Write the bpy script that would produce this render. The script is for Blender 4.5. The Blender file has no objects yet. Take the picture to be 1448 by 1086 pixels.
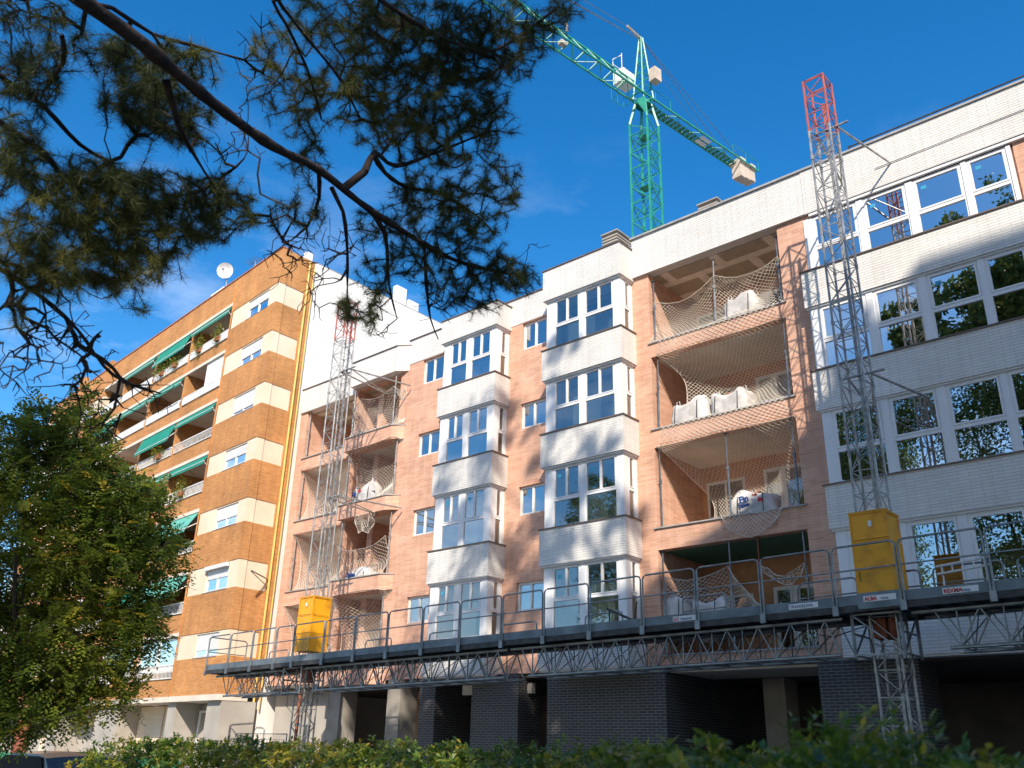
import bpy, math, random
import numpy as np
from mathutils import Vector, Matrix
R = math.radians
rng = np.random.default_rng(11)
random.seed(11)
scn = bpy.context.scene
col = scn.collection

# ------------------------------------------------------------------ camera, sky, sun
CAM = Vector((0, -21.2, 1.6))
F_PX, PITCH, ROLL, YAW = 1263.2, R(22.571), R(1.6127), R(42.177)
fw = Vector((-math.sin(YAW)*math.cos(PITCH), math.cos(YAW)*math.cos(PITCH), math.sin(PITCH)))
rt = Vector((math.cos(YAW), math.sin(YAW), 0)); up = rt.cross(fw)
r2 = rt*math.cos(ROLL) + up*math.sin(ROLL); u2 = -rt*math.sin(ROLL) + up*math.cos(ROLL)
cd = bpy.data.cameras.new('camera'); cam = bpy.data.objects.new('camera', cd); col.objects.link(cam)
cam.matrix_world = Matrix(((r2.x, u2.x, -fw.x, CAM.x), (r2.y, u2.y, -fw.y, CAM.y), (r2.z, u2.z, -fw.z, CAM.z), (0, 0, 0, 1)))
cd.sensor_width = 36; cd.lens = 36*F_PX/1448; cd.clip_end = 2000; cd.clip_start = .05
cd.dof.use_dof = True; cd.dof.focus_distance = 26; cd.dof.aperture_fstop = 4.3
scn.camera = cam
SUN_EL, SUN_AZ = R(38.8), R(40)
sdir = Vector((math.sin(SUN_AZ)*math.cos(SUN_EL), -math.cos(SUN_AZ)*math.cos(SUN_EL), math.sin(SUN_EL)))
w = bpy.data.worlds.new('World'); scn.world = w; w.use_nodes = True
nt = w.node_tree; bg = nt.nodes['Background']
sky = nt.nodes.new('ShaderNodeTexSky'); sky.sky_type = 'NISHITA'; sky.sun_disc = False
sky.sun_elevation = SUN_EL; sky.sun_rotation = math.pi - SUN_AZ; sky.ozone_density = 2.2; sky.dust_density = .7; sky.air_density = 1.0
tc = nt.nodes.new('ShaderNodeTexCoord')
nz = nt.nodes.new('ShaderNodeTexNoise'); nz.inputs['Scale'].default_value = 3.2; nz.inputs['Detail'].default_value = 7; nz.inputs['Roughness'].default_value = .62
mp = nt.nodes.new('ShaderNodeMapping'); mp.inputs['Scale'].default_value = (1, 1, 2.6); mp.inputs['Location'].default_value = (.3, .1, .2)
nt.links.new(tc.outputs['Generated'], mp.inputs[0]); nt.links.new(mp.outputs[0], nz.inputs['Vector'])
sep = nt.nodes.new('ShaderNodeSeparateXYZ'); nt.links.new(tc.outputs['Generated'], sep.inputs[0])
hz = nt.nodes.new('ShaderNodeMapRange'); hz.inputs[1].default_value = .62; hz.inputs[2].default_value = .12; nt.links.new(sep.outputs['Z'], hz.inputs[0])
rp = nt.nodes.new('ShaderNodeMapRange'); rp.inputs[1].default_value = .52; rp.inputs[2].default_value = .85; nt.links.new(nz.outputs[0], rp.inputs[0])
ml = nt.nodes.new('ShaderNodeMath'); ml.operation = 'MULTIPLY'; nt.links.new(hz.outputs[0], ml.inputs[0]); nt.links.new(rp.outputs[0], ml.inputs[1])
hs = nt.nodes.new('ShaderNodeHueSaturation'); hs.inputs['Saturation'].default_value = 1.42; hs.inputs['Value'].default_value = 1.0
nt.links.new(sky.outputs[0], hs.inputs['Color'])
mx = nt.nodes.new('ShaderNodeMix'); mx.data_type = 'RGBA'; mx.inputs[7].default_value = (7.5, 8, 8.6, 1)
nt.links.new(ml.outputs[0], mx.inputs[0]); nt.links.new(hs.outputs[0], mx.inputs[6]); nt.links.new(mx.outputs[2], bg.inputs[0])
bg.inputs[1].default_value = .136
sl = bpy.data.lights.new('sun', 'SUN'); sl.energy = 3.9; sl.angle = R(.5); sl.color = (1, .90, .76)
so = bpy.data.objects.new('sun', sl); col.objects.link(so); so.rotation_euler = sdir.to_track_quat('Z', 'Y').to_euler()
so.location = (20, -40, 60)
scn.view_settings.view_transform = 'Standard'; scn.view_settings.look = 'None'; scn.view_settings.exposure = .75; scn.view_settings.gamma = 1
scn.render.engine = 'CYCLES'
scn.cycles.max_bounces = 7; scn.cycles.transparent_max_bounces = 12; scn.cycles.diffuse_bounces = 6

# ------------------------------------------------------------------ materials
MATS = {}
def newmat(name, rough=.7, color=(.5, .5, .5), metal=0, spec=.4):
    m = bpy.data.materials.new(name); m.use_nodes = True; MATS[name] = m
    b = m.node_tree.nodes['Principled BSDF']
    b.inputs['Base Color'].default_value = (*color, 1); b.inputs['Roughness'].default_value = rough
    b.inputs['Metallic'].default_value = metal; b.inputs['Specular IOR Level'].default_value = spec
    return m, m.node_tree, b
def N(t, kind, **kw):
    n = t.nodes.new(kind)
    for k, v in kw.items():
        if isinstance(k, str) and hasattr(n, k): setattr(n, k, v)
        else: n.inputs[k].default_value = v
    return n
def pos(t):
    g = N(t, 'ShaderNodeNewGeometry'); return g.outputs['Position']
def mat_noise(name, c1, c2, scale=3, rough=.7, bump=.0, metal=0, spec=.4, detail=6, lo=.35, hi=.65, stretch=(1, 1, 1), dirt=None):
    m, t, b = newmat(name, rough, c1, metal, spec)
    p = pos(t); mpp = N(t, 'ShaderNodeMapping'); mpp.inputs['Scale'].default_value = stretch; t.links.new(p, mpp.inputs[0])
    n = N(t, 'ShaderNodeTexNoise'); n.inputs['Scale'].default_value = scale; n.inputs['Detail'].default_value = detail
    t.links.new(mpp.outputs[0], n.inputs['Vector'])
    r = N(t, 'ShaderNodeValToRGB'); r.color_ramp.elements[0].position = lo; r.color_ramp.elements[1].position = hi
    r.color_ramp.elements[0].color = (*c1, 1); r.color_ramp.elements[1].color = (*c2, 1)
    t.links.new(n.outputs[0], r.inputs[0]); t.links.new(r.outputs[0], b.inputs['Base Color'])
    if bump:
        bp = N(t, 'ShaderNodeBump'); bp.inputs['Strength'].default_value = bump; bp.inputs['Distance'].default_value = .02
        t.links.new(n.outputs[0], bp.inputs['Height']); t.links.new(bp.outputs[0], b.inputs['Normal'])
    return m
def mat_brick(name, c1, c2, mortar, bw, bh, ms, rough=.75, spec=.3, bump=.5, stain=(.75, 1.12), stain_scale=.5, bias=0, blotch=None, streak=.88):
    m, t, b = newmat(name, rough, c1, 0, spec)
    p = pos(t); s = N(t, 'ShaderNodeSeparateXYZ'); t.links.new(p, s.inputs[0])
    a = N(t, 'ShaderNodeMath', operation='ADD'); t.links.new(s.outputs[0], a.inputs[0]); t.links.new(s.outputs[1], a.inputs[1])
    c = N(t, 'ShaderNodeCombineXYZ'); t.links.new(a.outputs[0], c.inputs[0]); t.links.new(s.outputs[2], c.inputs[1])
    k = N(t, 'ShaderNodeTexBrick'); k.offset = .5
    k.inputs['Color1'].default_value = (*c1, 1); k.inputs['Color2'].default_value = (*c2, 1); k.inputs['Mortar'].default_value = (*mortar, 1)
    k.inputs['Scale'].default_value = 1; k.inputs['Mortar Size'].default_value = ms; k.inputs['Mortar Smooth'].default_value = .3
    k.inputs['Brick Width'].default_value = bw; k.inputs['Row Height'].default_value = bh; k.inputs['Bias'].default_value = bias
    t.links.new(c.outputs[0], k.inputs['Vector'])
    n = N(t, 'ShaderNodeTexNoise'); n.inputs['Scale'].default_value = stain_scale; n.inputs['Detail'].default_value = 8; n.inputs['Roughness'].default_value = .65
    t.links.new(p, n.inputs['Vector'])
    mr = N(t, 'ShaderNodeMapRange'); mr.inputs[1].default_value = .3; mr.inputs[2].default_value = .7; mr.inputs[3].default_value = stain[0]; mr.inputs[4].default_value = stain[1]
    t.links.new(n.outputs[0], mr.inputs[0])
    vm = N(t, 'ShaderNodeVectorMath', operation='SCALE'); t.links.new(k.outputs[0], vm.inputs[0]); t.links.new(mr.outputs[0], vm.inputs['Scale'])
    out = vm.outputs[0]
    mq = N(t, 'ShaderNodeMapping'); mq.inputs['Scale'].default_value = (3.2, 3.2, .22); t.links.new(p, mq.inputs[0])
    n3 = N(t, 'ShaderNodeTexNoise'); n3.inputs['Scale'].default_value = 1.5; n3.inputs['Detail'].default_value = 6; n3.inputs['Roughness'].default_value = .7; t.links.new(mq.outputs[0], n3.inputs['Vector'])
    m3 = N(t, 'ShaderNodeMapRange'); m3.inputs[1].default_value = .35; m3.inputs[2].default_value = .62; m3.inputs[3].default_value = streak; m3.inputs[4].default_value = 1.02; t.links.new(n3.outputs[0], m3.inputs[0])
    v3 = N(t, 'ShaderNodeVectorMath', operation='SCALE'); t.links.new(out, v3.inputs[0]); t.links.new(m3.outputs[0], v3.inputs['Scale']); out = v3.outputs[0]
    if blotch:
        n2 = N(t, 'ShaderNodeTexNoise'); n2.inputs['Scale'].default_value = 1.3; n2.inputs['Detail'].default_value = 5
        t.links.new(p, n2.inputs['Vector'])
        m2 = N(t, 'ShaderNodeMapRange'); m2.inputs[1].default_value = .55; m2.inputs[2].default_value = .72; m2.inputs[4].default_value = .55
        t.links.new(n2.outputs[0], m2.inputs[0])
        mi = N(t, 'ShaderNodeMix', data_type='RGBA'); mi.inputs[7].default_value = (*blotch, 1)
        t.links.new(m2.outputs[0], mi.inputs[0]); t.links.new(out, mi.inputs[6]); out = mi.outputs[2]
    t.links.new(out, b.inputs['Base Color'])
    bp = N(t, 'ShaderNodeBump'); bp.inputs['Strength'].default_value = bump; bp.inputs['Distance'].default_value = .012; bp.invert = True
    t.links.new(k.outputs['Fac'], bp.inputs['Height']); t.links.new(bp.outputs[0], b.inputs['Normal'])
    return m
mat_brick('brick_white', (.83, .80, .75), (.765, .735, .69), (.57, .545, .515), .46, .0735, .008, rough=.45, spec=.5, stain=(.88, 1.04), bump=.6, streak=.93)
mat_brick('brick_pink', (.74, .425, .30), (.61, .325, .215), (.68, .47, .36), .46, .0735, .008, stain=(.84, 1.12), stain_scale=.7, blotch=(.76, .50, .36))
mat_brick('brick_dark', (.030, .031, .036), (.050, .050, .055), (.19, .18, .172), .27, .0735, .011, rough=.5, spec=.5, stain=(.8, 1.2))
mat_brick('brick_orange', (.66, .295, .09), (.52, .205, .055), (.54, .32, .16), .25, .066, .010, stain=(.74, 1.14), stain_scale=.45, bump=.6, streak=.86)
mat_brick('ceiling_board', (.42, .35, .26), (.47, .39, .29), (.80, .72, .61), 1.75, 1.0, .17, rough=.9, bump=.05)
# ceiling boards are laid in plan: use x, y instead of x+y, z
_t = MATS['ceiling_board'].node_tree
for _n in _t.nodes:
    if _n.type == 'TEX_BRICK':
        for l in list(_n.inputs['Vector'].links): _t.links.remove(l)
        _t.links.new(pos(_t), _n.inputs['Vector'])
mat_noise('cream_render', (.79, .66, .50), (.72, .585, .43), 1.1, .9, .05)
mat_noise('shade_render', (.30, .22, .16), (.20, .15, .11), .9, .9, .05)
mat_noise('white_plaster', (.86, .84, .80), (.78, .755, .71), .5, .9, .05, detail=9)
mat_noise('pale_slab', (.72, .65, .55), (.61, .54, .45), 1.4, .9, .1)
mat_noise('concrete', (.40, .36, .31), (.29, .26, .22), 1.6, .9, .2)
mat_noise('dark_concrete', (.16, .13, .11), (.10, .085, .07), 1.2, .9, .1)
mat_noise('green_board', (.10, .26, .16), (.075, .20, .125), .9, .85, .05)
mat_noise('inner_wall', (.82, .82, .70), (.74, .74, .62), .7, .9)
mat_noise('inner_brick', (.62, .34, .19), (.50, .26, .14), 2.5, .9, .2)
mat_noise('pvc_white', (.83, .83, .83), (.78, .78, .78), 2, .35, 0, spec=.5)
mat_noise('shutter_white', (.80, .79, .77), (.70, .69, .67), 1, .5)
mat_noise('sill_metal', (.22, .16, .13), (.16, .12, .10), 4, .5, 0, metal=.3)
mat_noise('grey_trim', (.42, .41, .40), (.33, .32, .31), 4, .5)
mat_noise('galvanised', (.30, .32, .335), (.17, .185, .20), 3.5, .45, .15, metal=.75, detail=8)
mat_noise('mast_steel', (.46, .45, .43), (.26, .255, .25), 6, .45, .1, metal=.5, detail=8)
mat_noise('dark_steel', (.09, .09, .092), (.05, .047, .045), 5, .6, .1, metal=.5)
mat_noise('deck_steel', (.20, .235, .26), (.115, .14, .16), 2.2, .5, .2, metal=.45, detail=9)
mat_noise('red_paint', (.47, .13, .10), (.36, .09, .07), 3, .5)
mat_noise('rust_red', (.30, .09, .05), (.2, .06, .035), 8, .8)
mat_noise('crane_green', (.03, .30, .20), (.022, .22, .155), 1.5, .42, 0, spec=.5)
mat_noise('crane_pale', (.58, .48, .40), (.46, .37, .30), 1.5, .8)
mat_noise('white_paint', (.80, .79, .77), (.66, .65, .63), 2.5, .5)
mat_noise('awning_green', (.008, .19, .13), (.014, .25, .18), 2, .8, stretch=(3, 3, 1))
mat_noise('awning_pale', (.13, .42, .34), (.09, .34, .28), 2, .8)
mat_noise('yellow_paint', (.84, .38, .008), (.56, .22, .012), 3.4, .42, .12, detail=12, lo=.5, hi=.78, spec=.5)
mat_noise('gas_pipe', (.78, .55, .16), (.66, .45, .12), 3, .5)
mat_noise('rope', (.86, .80, .70), (.72, .66, .56), 12, .9)
mat_noise('bag_fabric', (.72, .70, .68), (.44, .42, .40), 3.2, .85, 1.0, lo=.3, hi=.6)
mat_noise('rubble', (.45, .25, .17), (.25, .13, .09), 14, .95, .4)
mat_noise('print_blue', (.02, .05, .22), (.03, .07, .28), 5, .7)
mat_noise('print_red', (.60, .03, .03), (.5, .03, .03), 5, .7)
mat_noise('sticker_white', (.8, .8, .78), (.74, .74, .72), 5, .5)
mat_noise('sticker_blue', (.05, .35, .55), (.05, .3, .5), 5, .5)
mat_noise('curtain', (.60, .58, .52), (.40, .38, .34), 5, .9, stretch=(6, 6, .3))
mat_noise('door_brown', (.14, .07, .045), (.09, .045, .03), 3, .6)
mat_noise('asphalt', (.055, .055, .058), (.04, .04, .042), 8, .9, .3)
mat_noise('paving', (.28, .26, .24), (.21, .195, .18), 3, .9, .2)
mat_noise('soil', (.07, .055, .035), (.04, .045, .02), 2, 1, .5)
mat_noise('bark_pine', (.042, .026, .021), (.011, .008, .008), 16, .95, .9, stretch=(1, 1, .5))
mat_noise('bark_dark', (.045, .034, .028), (.02, .016, .014), 14, .95, .8)
mat_noise('terracotta', (.42, .16, .08), (.34, .12, .06), 4, .8)
mat_noise('plaster_grey', (.46, .42, .37), (.36, .325, .285), .8, .9, .1)
mat_noise('tarp_green', (.05, .30, .17), (.035, .23, .13), 1.2, .7, .2)
mat_noise('facade_far', (.45, .40, .34), (.38, .33, .28), .3, .9)
mat_noise('dark_void', (.02, .017, .015), (.014, .012, .01), 2, .9)
mat_noise('car_paint', (.04, .035, .03), (.035, .03, .026), 2, .2, 0, spec=.6)
mat_noise('tyre', (.02, .02, .02), (.015, .015, .015), 5, .9)
def mat_leaf(name, cols, rough=.5, trans=.25, spec=.3):
    m, t, b = newmat(name, rough, cols[0], 0, spec)
    a = N(t, 'ShaderNodeAttribute'); a.attribute_name = 'tint'
    r = N(t, 'ShaderNodeValToRGB'); el = r.color_ramp.elements
    while len(el) < len(cols): el.new(.5)
    for i, c in enumerate(cols): el[i].position = i/(len(cols)-1); el[i].color = (*c, 1)
    t.links.new(a.outputs['Fac'], r.inputs[0]); t.links.new(r.outputs[0], b.inputs['Base Color'])
    tr = N(t, 'ShaderNodeBsdfTranslucent'); sc = N(t, 'ShaderNodeVectorMath', operation='SCALE'); sc.inputs['Scale'].default_value = 1.4
    t.links.new(r.outputs[0], sc.inputs[0]); t.links.new(sc.outputs[0], tr.inputs[0])
    ms = N(t, 'ShaderNodeMixShader'); ms.inputs[0].default_value = trans
    t.links.new(b.outputs[0], ms.inputs[1]); t.links.new(tr.outputs[0], ms.inputs[2])
    t.links.new(ms.outputs[0], t.nodes['Material Output'].inputs[0]); return m
mat_leaf('needles', [(.03, .042, .014), (.052, .068, .018), (.09, .105, .024), (.20, .18, .035), (.15, .085, .03)], .5, .34)
mat_leaf('leaf_robinia', [(.06, .10, .018), (.11, .16, .026), (.19, .23, .032), (.30, .31, .04), (.44, .32, .035)], .38, .48)
mat_leaf('leaf_hedge', [(.035, .085, .018), (.075, .14, .022), (.16, .22, .028), (.34, .29, .03), (.48, .33, .03)], .3, .4, .5)
mat_leaf('leaf_street', [(.04, .09, .02), (.08, .13, .03), (.14, .17, .035)], .6, .3)
def mat_glass(name, refl, tint):
    m = bpy.data.materials.new(name); m.use_nodes = True; MATS[name] = m; t = m.node_tree
    t.nodes.remove(t.nodes['Principled BSDF'])
    tr = N(t, 'ShaderNodeBsdfTransparent'); tr.inputs[0].default_value = (*tint, 1)
    gl = N(t, 'ShaderNodeBsdfGlossy'); gl.inputs['Roughness'].default_value = .0; gl.inputs[0].default_value = (1, 1, 1, 1)
    n = N(t, 'ShaderNodeTexNoise'); n.inputs['Scale'].default_value = 1.1; n.inputs['Detail'].default_value = 1; t.links.new(pos(t), n.inputs['Vector'])
    bp = N(t, 'ShaderNodeBump'); bp.inputs['Strength'].default_value = .12; bp.inputs['Distance'].default_value = .02
    t.links.new(n.outputs[0], bp.inputs['Height']); t.links.new(bp.outputs[0], gl.inputs['Normal'])
    fr = N(t, 'ShaderNodeLayerWeight'); fr.inputs[0].default_value = .35
    mr = N(t, 'ShaderNodeMapRange'); mr.inputs[3].default_value = refl; mr.inputs[4].default_value = 1
    t.links.new(fr.outputs['Fresnel'], mr.inputs[0])
    ms = N(t, 'ShaderNodeMixShader'); t.links.new(mr.outputs[0], ms.inputs[0]); t.links.new(tr.outputs[0], ms.inputs[1]); t.links.new(gl.outputs[0], ms.inputs[2])
    t.links.new(ms.outputs[0], t.nodes['Material Output'].inputs[0])
mat_glass('glass', .46, (.75, .8, .76)); mat_glass('glass_mid', .36, (.8, .86, .82)); mat_glass('glass_big', .54, (.72, .78, .74)); mat_glass('glass_low', .24, (.95, 1, .95))

# ------------------------------------------------------------------ mesh helpers
class MB:
    def __init__(s, T=None): s.v = []; s.f = []; s.T = T
    def add(s, vs, fs):
        o = len(s.v); s.v += [tuple(p) for p in vs]; s.f += [tuple(i+o for i in f) for f in fs]; return s
    def box(s, x0, x1, y0, y1, z0, z1):
        x0, x1 = min(x0, x1), max(x0, x1); y0, y1 = min(y0, y1), max(y0, y1); z0, z1 = min(z0, z1), max(z0, z1)
        return s.add([(x0,y0,z0),(x1,y0,z0),(x1,y1,z0),(x0,y1,z0),(x0,y0,z1),(x1,y0,z1),(x1,y1,z1),(x0,y1,z1)],
              [(0,3,2,1),(4,5,6,7),(0,1,5,4),(1,2,6,5),(2,3,7,6),(3,0,4,7)])
    def quad(s, a, b, c, d): return s.add([a, b, c, d], [(0, 1, 2, 3)])
    def tube(s, pts, r, n=6, r1=None, cap=True):
        pts = [Vector(p) for p in pts]; m = len(pts); rs = [r+(r1-r)*i/(m-1) if r1 is not None else r for i in range(m)]
        vs = []; fs = []; ref = None
        for i, p in enumerate(pts):
            d = (pts[min(i+1, m-1)]-pts[max(i-1, 0)]); d = d.normalized() if d.length > 1e-9 else Vector((0, 0, 1))
            if ref is None or abs(ref.dot(d)) > .98: ref = Vector((0, 0, 1)) if abs(d.z) < .9 else Vector((1, 0, 0))
            a = d.cross(ref).normalized(); b = d.cross(a)
            for k in range(n):
                t = 2*math.pi*k/n + math.pi/n; vs.append(p + a*(math.cos(t)*rs[i]) + b*(math.sin(t)*rs[i]))
        for i in range(m-1):
            for k in range(n):
                k2 = (k+1) % n; fs.append((i*n+k, i*n+k2, (i+1)*n+k2, (i+1)*n+k))
        if cap: fs.append(tuple(range(n-1, -1, -1))); fs.append(tuple((m-1)*n+k for k in range(n)))
        return s.add(vs, fs)
    def prism(s, poly, y0, y1):
        n = len(poly); vs = [(x, y0, z) for x, z in poly]+[(x, y1, z) for x, z in poly]
        fs = [tuple(range(n)), tuple(range(2*n-1, n-1, -1))]+[(i, i+n, (i+1) % n+n, (i+1) % n) for i in range(n)]
        return s.add(vs, fs)
    def splits(s, name, mat, parent=None, n=8):
        for i in range(0, len(s.v), n):
            q = MB(s.T); q.v = s.v[i:i+n]; q.f = [tuple(k-i for k in f) for f in s.f if i <= f[0] < i+n]; q.build(name, mat, parent)
    def mesh(s, name, off=Vector((0, 0, 0))):
        vs = s.v if s.T is None else [s.T(*p) for p in s.v]
        me = bpy.data.meshes.new(name); me.from_pydata([Vector(p)-off for p in vs], [], s.f); me.update(); return me
    def build(s, name, mat, parent=None, label=None, smooth=False, stuff=False):
        off = Vector((0, 0, 0)); p = parent
        while p is not None: off = off + Vector(p.location); p = p.parent
        return link(s.mesh(name, off), name, mat, parent, label, smooth, stuff)
def link(me, name, mat, parent=None, label=None, smooth=False, stuff=False):
    o = bpy.data.objects.new(name, me); col.objects.link(o)
    if mat: me.materials.append(MATS[mat])
    if parent: o.parent = parent
    if label: o['label'] = label
    if stuff: o['kind'] = 'stuff'
    if smooth:
        for pl in me.polygons: pl.use_smooth = True
    return o
def thing(name, label, cat, loc=(0, 0, 0), group=None):
    o = bpy.data.objects.new(name, None); col.objects.link(o); o.location = loc; o.empty_display_size = .2
    o['label'] = label; o['category'] = cat
    if group: o['group'] = group
    return o
def tag(o, label=None, cat=None, group=None, kind=None):
    for k, v in (('label', label), ('category', cat), ('group', group), ('kind', kind)):
        if v: o[k] = v
    return o
def np_mesh(name, V, Fa, tint=None, nv=4):
    me = bpy.data.meshes.new(name); V = np.asarray(V, dtype=np.float32).reshape(-1, 3); Fa = np.asarray(Fa, dtype=np.int32).reshape(-1, nv)
    me.vertices.add(len(V)); me.vertices.foreach_set('co', V.ravel())
    me.loops.add(Fa.size); me.loops.foreach_set('vertex_index', Fa.ravel())
    me.polygons.add(len(Fa)); me.polygons.foreach_set('loop_start', np.arange(0, Fa.size, nv, dtype=np.int32)); me.polygons.foreach_set('loop_total', np.full(len(Fa), nv, dtype=np.int32))
    if tint is not None:
        a = me.attributes.new('tint', 'FLOAT', 'POINT'); a.data.foreach_set('value', np.asarray(tint, dtype=np.float32))
    me.update(calc_edges=True); me.validate(); return me
def unit(a): return a/np.maximum(np.linalg.norm(a, axis=-1, keepdims=True), 1e-9)
def frame_axes(D):
    ref = np.where(np.abs(D[:, 2:3]) < .9, np.array([[0, 0, 1.]]), np.array([[1., 0, 0]])); A = unit(np.cross(D, ref)); return A, np.cross(D, A)
def prisms(P0, P1, r0, r1, n=4):
    D = unit(P1-P0); A, B = frame_axes(D); V = []; m = len(P0)
    for P, r in ((P0, r0), (P1, r1)):
        for k in range(n):
            t = 2*math.pi*k/n; V.append(P + (A*math.cos(t)+B*math.sin(t))*r[:, None])
    V = np.stack(V, 1).reshape(-1, 3); F = []
    base = np.arange(m)*2*n
    for k in range(n):
        k2 = (k+1) % n; F.append(np.stack([base+k, base+k2, base+n+k2, base+n+k], 1))
    return V, np.concatenate(F)
def leaves(C, D, Nn, L, W, tint):
    """one bent leaf (4 verts, diamond) per centre"""
    S = unit(np.cross(D, Nn)); L = L[:, None]; W = W[:, None]
    V = np.stack([C, C+D*L*.5+S*W*.5, C+D*L-Nn*L*.15, C+D*L*.5-S*W*.5], 1).reshape(-1, 3)
    F = np.arange(len(C)*4).reshape(-1, 4); return V, F, np.repeat(tint, 4)
def rdir(n): return unit(rng.normal(size=(n, 3)))

# ------------------------------------------------------------------ ground
def struct(name, mb, mat): o = mb.build(name, mat); o['kind'] = 'structure'; return o
g = MB(); g.quad((-600, -600, 0), (600, -600, 0), (600, 600, 0), (-600, 600, 0)); struct('ground', g, 'paving')
g = MB(); g.quad((-600, -14, .004), (600, -14, .004), (600, -5.5, .004), (-600, -5.5, .004)); struct('road', g, 'asphalt')
g = MB(); g.box(-80, 60, -5.3, -.02, .006, .14); struct('pavement', g, 'paving')
g = MB(); g.box(-80, 60, -5.5, -5.302, .006, .16); struct('kerb', g, 'concrete')
g = MB(); g.box(-11.2, 30, -20.6, -14.2, .006, .12); struct('planting_bed', g, 'soil')
# ------------------------------------------------------------------ windows
def P3(O, D, Nn):
    O = Vector(O); D = Vector(D); Nn = Vector(Nn)
    return lambda u, v, z: O + D*u + Nn*v + Vector((0, 0, z))
def window(parent, T, u0, u1, z0, z1, layout, glass='glass', name='window', sill=True, depth=.07, sticker=False, shutter=None):
    """T maps (u, v outwards, z). Frame centred on v=0."""
    f = MB(T); g = MB(T); fr = .045; h = depth/2
    f.box(u0, u0+fr, -h, h, z0, z1); f.box(u1-fr, u1, -h, h, z0, z1)
    f.box(u0+fr, u1-fr, -h, h, z1-fr, z1); f.box(u0+fr, u1-fr, -h, h, z0, z0+fr)
    a, b, c, d = u0+fr, u1-fr, z0+fr, z1-fr
    def sash(a, b, c, d, s=.035, o=.012):
        f.box(a+.004, a+s, -h+.01, h+o, c+.004, d-.004); f.box(b-s, b-.004, -h+.01, h+o, c+.004, d-.004)
        f.box(a+s, b-s, -h+.01, h+o, d-s, d-.004); f.box(a+s, b-s, -h+.01, h+o, c+.004, c+s)
    def pane(a, b, c, d, t=0): g.quad((a, t, c), (b, t, c), (b, t, d), (a, t, d))
    if layout == 'bay':
        t = z0+(z1-z0)*.46; m = (a+b)/2
        f.box(a, b, -h, h, t-.04, t+.04); pane(a, b, c, t-.04)
        sash(a, m, t+.04, d); sash(m, b, t+.04, d); pane(a+.045, m-.045, t+.08, d-.045, .01); pane(m+.045, b-.045, t+.08, d-.045, .01)
    elif layout == 'two':
        m = (a+b)/2; sash(a, m, c, d); sash(m, b, c, d); pane(a+.045, m-.045, c+.045, d-.045, .01); pane(m+.045, b-.045, c+.045, d-.045, .01)
    elif layout == 'big':
        t = z0+(z1-z0)*.44; f.box(a, b, -h, h, t-.045, t+.045); pane(a, b, c, t-.045)
        sash(a, b, t+.045, d, .05); pane(a+.05, b-.05, t+.095, d-.05, .012)
    elif layout == 'tall':
        sash(a, b, c, d, .06); pane(a+.06, b-.06, c+.06, d-.06, .01)
    elif layout == 'side':
        t = z0+(z1-z0)*.46; f.box(a, b, -h, h, t-.04, t+.04); sash(a, b, t+.04, d); pane(a, b, c, t-.04); pane(a+.045, b-.045, t+.08, d-.045, .01)
    wo = f.build(name, 'pvc_white', parent); g.build('pane', glass, wo)
    if sill: s = MB(T); s.box(u0-.04, u1+.04, -h-.05, h+.09, z0-.045, z0-.004); s.build('sill', 'sill_metal', wo)
    if sticker:
        s = MB(T); x = a+.14; zz = d-.30; s.box(x, x+.13, .014, .019, zz, zz+.11); st = s.build('sticker', 'sticker_blue', wo)
    if shutter:
        s = MB(T); zt = z1-fr; zb = zt-(z1-z0-2*fr)*shutter; n = int((zt-zb)/.05)+1
        for i in range(n): s.box(a, b, h+.002, h+.016+.006*(i % 2), zb+(zt-zb)*i/n, zb+(zt-zb)*(i+.9)/n)
        s.build('roller_shutter', 'shutter_white', wo)
    return wo

# ------------------------------------------------------------------ new building
NB = thing('apartment_building', 'unfinished apartment building in pink and white brick with glazed bays and netted balconies', 'building', (-12, 0, 0))
FL = dict(sill=[13.85, 10.95, 7.9, 4.95], under=[15.7, 12.8, 9.87, 6.82, 3.85])
def wall_with_holes(x0, x1, z0, z1, y, holes, mat='brick_pink', th=.28, name='wall'):
    xs = sorted({x0, x1, *[h[0] for h in holes], *[h[1] for h in holes]}); zs = sorted({z0, z1, *[h[2] for h in holes], *[h[3] for h in holes]})
    m = MB()
    for j in range(len(zs)-1):
        run = None
        for i in range(len(xs)-1):
            cx, cz = (xs[i]+xs[i+1])/2, (zs[j]+zs[j+1])/2
            solid = not any(h[0] < cx < h[1] and h[2] < cz < h[3] for h in holes)
            if solid: run = run if run is not None else xs[i]
            if run is not None and (not solid or i == len(xs)-2):
                m.box(run, xs[i+1] if solid else xs[i], y, y+th, zs[j], zs[j+1]); run = None
    return m.build(name, mat, NB)
GT = 3.9
YA = .22   # wall plane of the left half, stepped back
# main pink wall between bays and around the loggia on the right half
bh2 = [(-17.0, -14.2, a, b) for a, b in zip(FL['sill'], FL['under'])]
log2 = [(-13.52, -9.15, 13.35, 15.8), (-13.52, -9.15, 10.55, 12.9), (-13.52, -9.15, 7.6, 10.0), (-13.52, -9.15, 4.15, 7.0)]
bh3 = [(-8.1, -3.0, a, b) for a, b in zip(FL['sill'], FL['under'])]
wall_with_holes(-17.2, 3.6, GT, 15.8, 0, bh2+log2+bh3)
W2Z = [(14.78, 15.82), (11.82, 12.75), (8.82, 9.8), (5.74, 6.66)]
bh1 = [(-22.1, -19.7, a, b) for a, b in zip(FL['sill'], FL['under'])]
w2h = [(-18.97, -17.86, a, b) for a, b in W2Z]; w1h = [(-24.12, -22.98, a, b) for a, b in W2Z]
wall_with_holes(-24.9, -17.2, GT, 15.85, YA, bh1+w2h+w1h)
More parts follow.
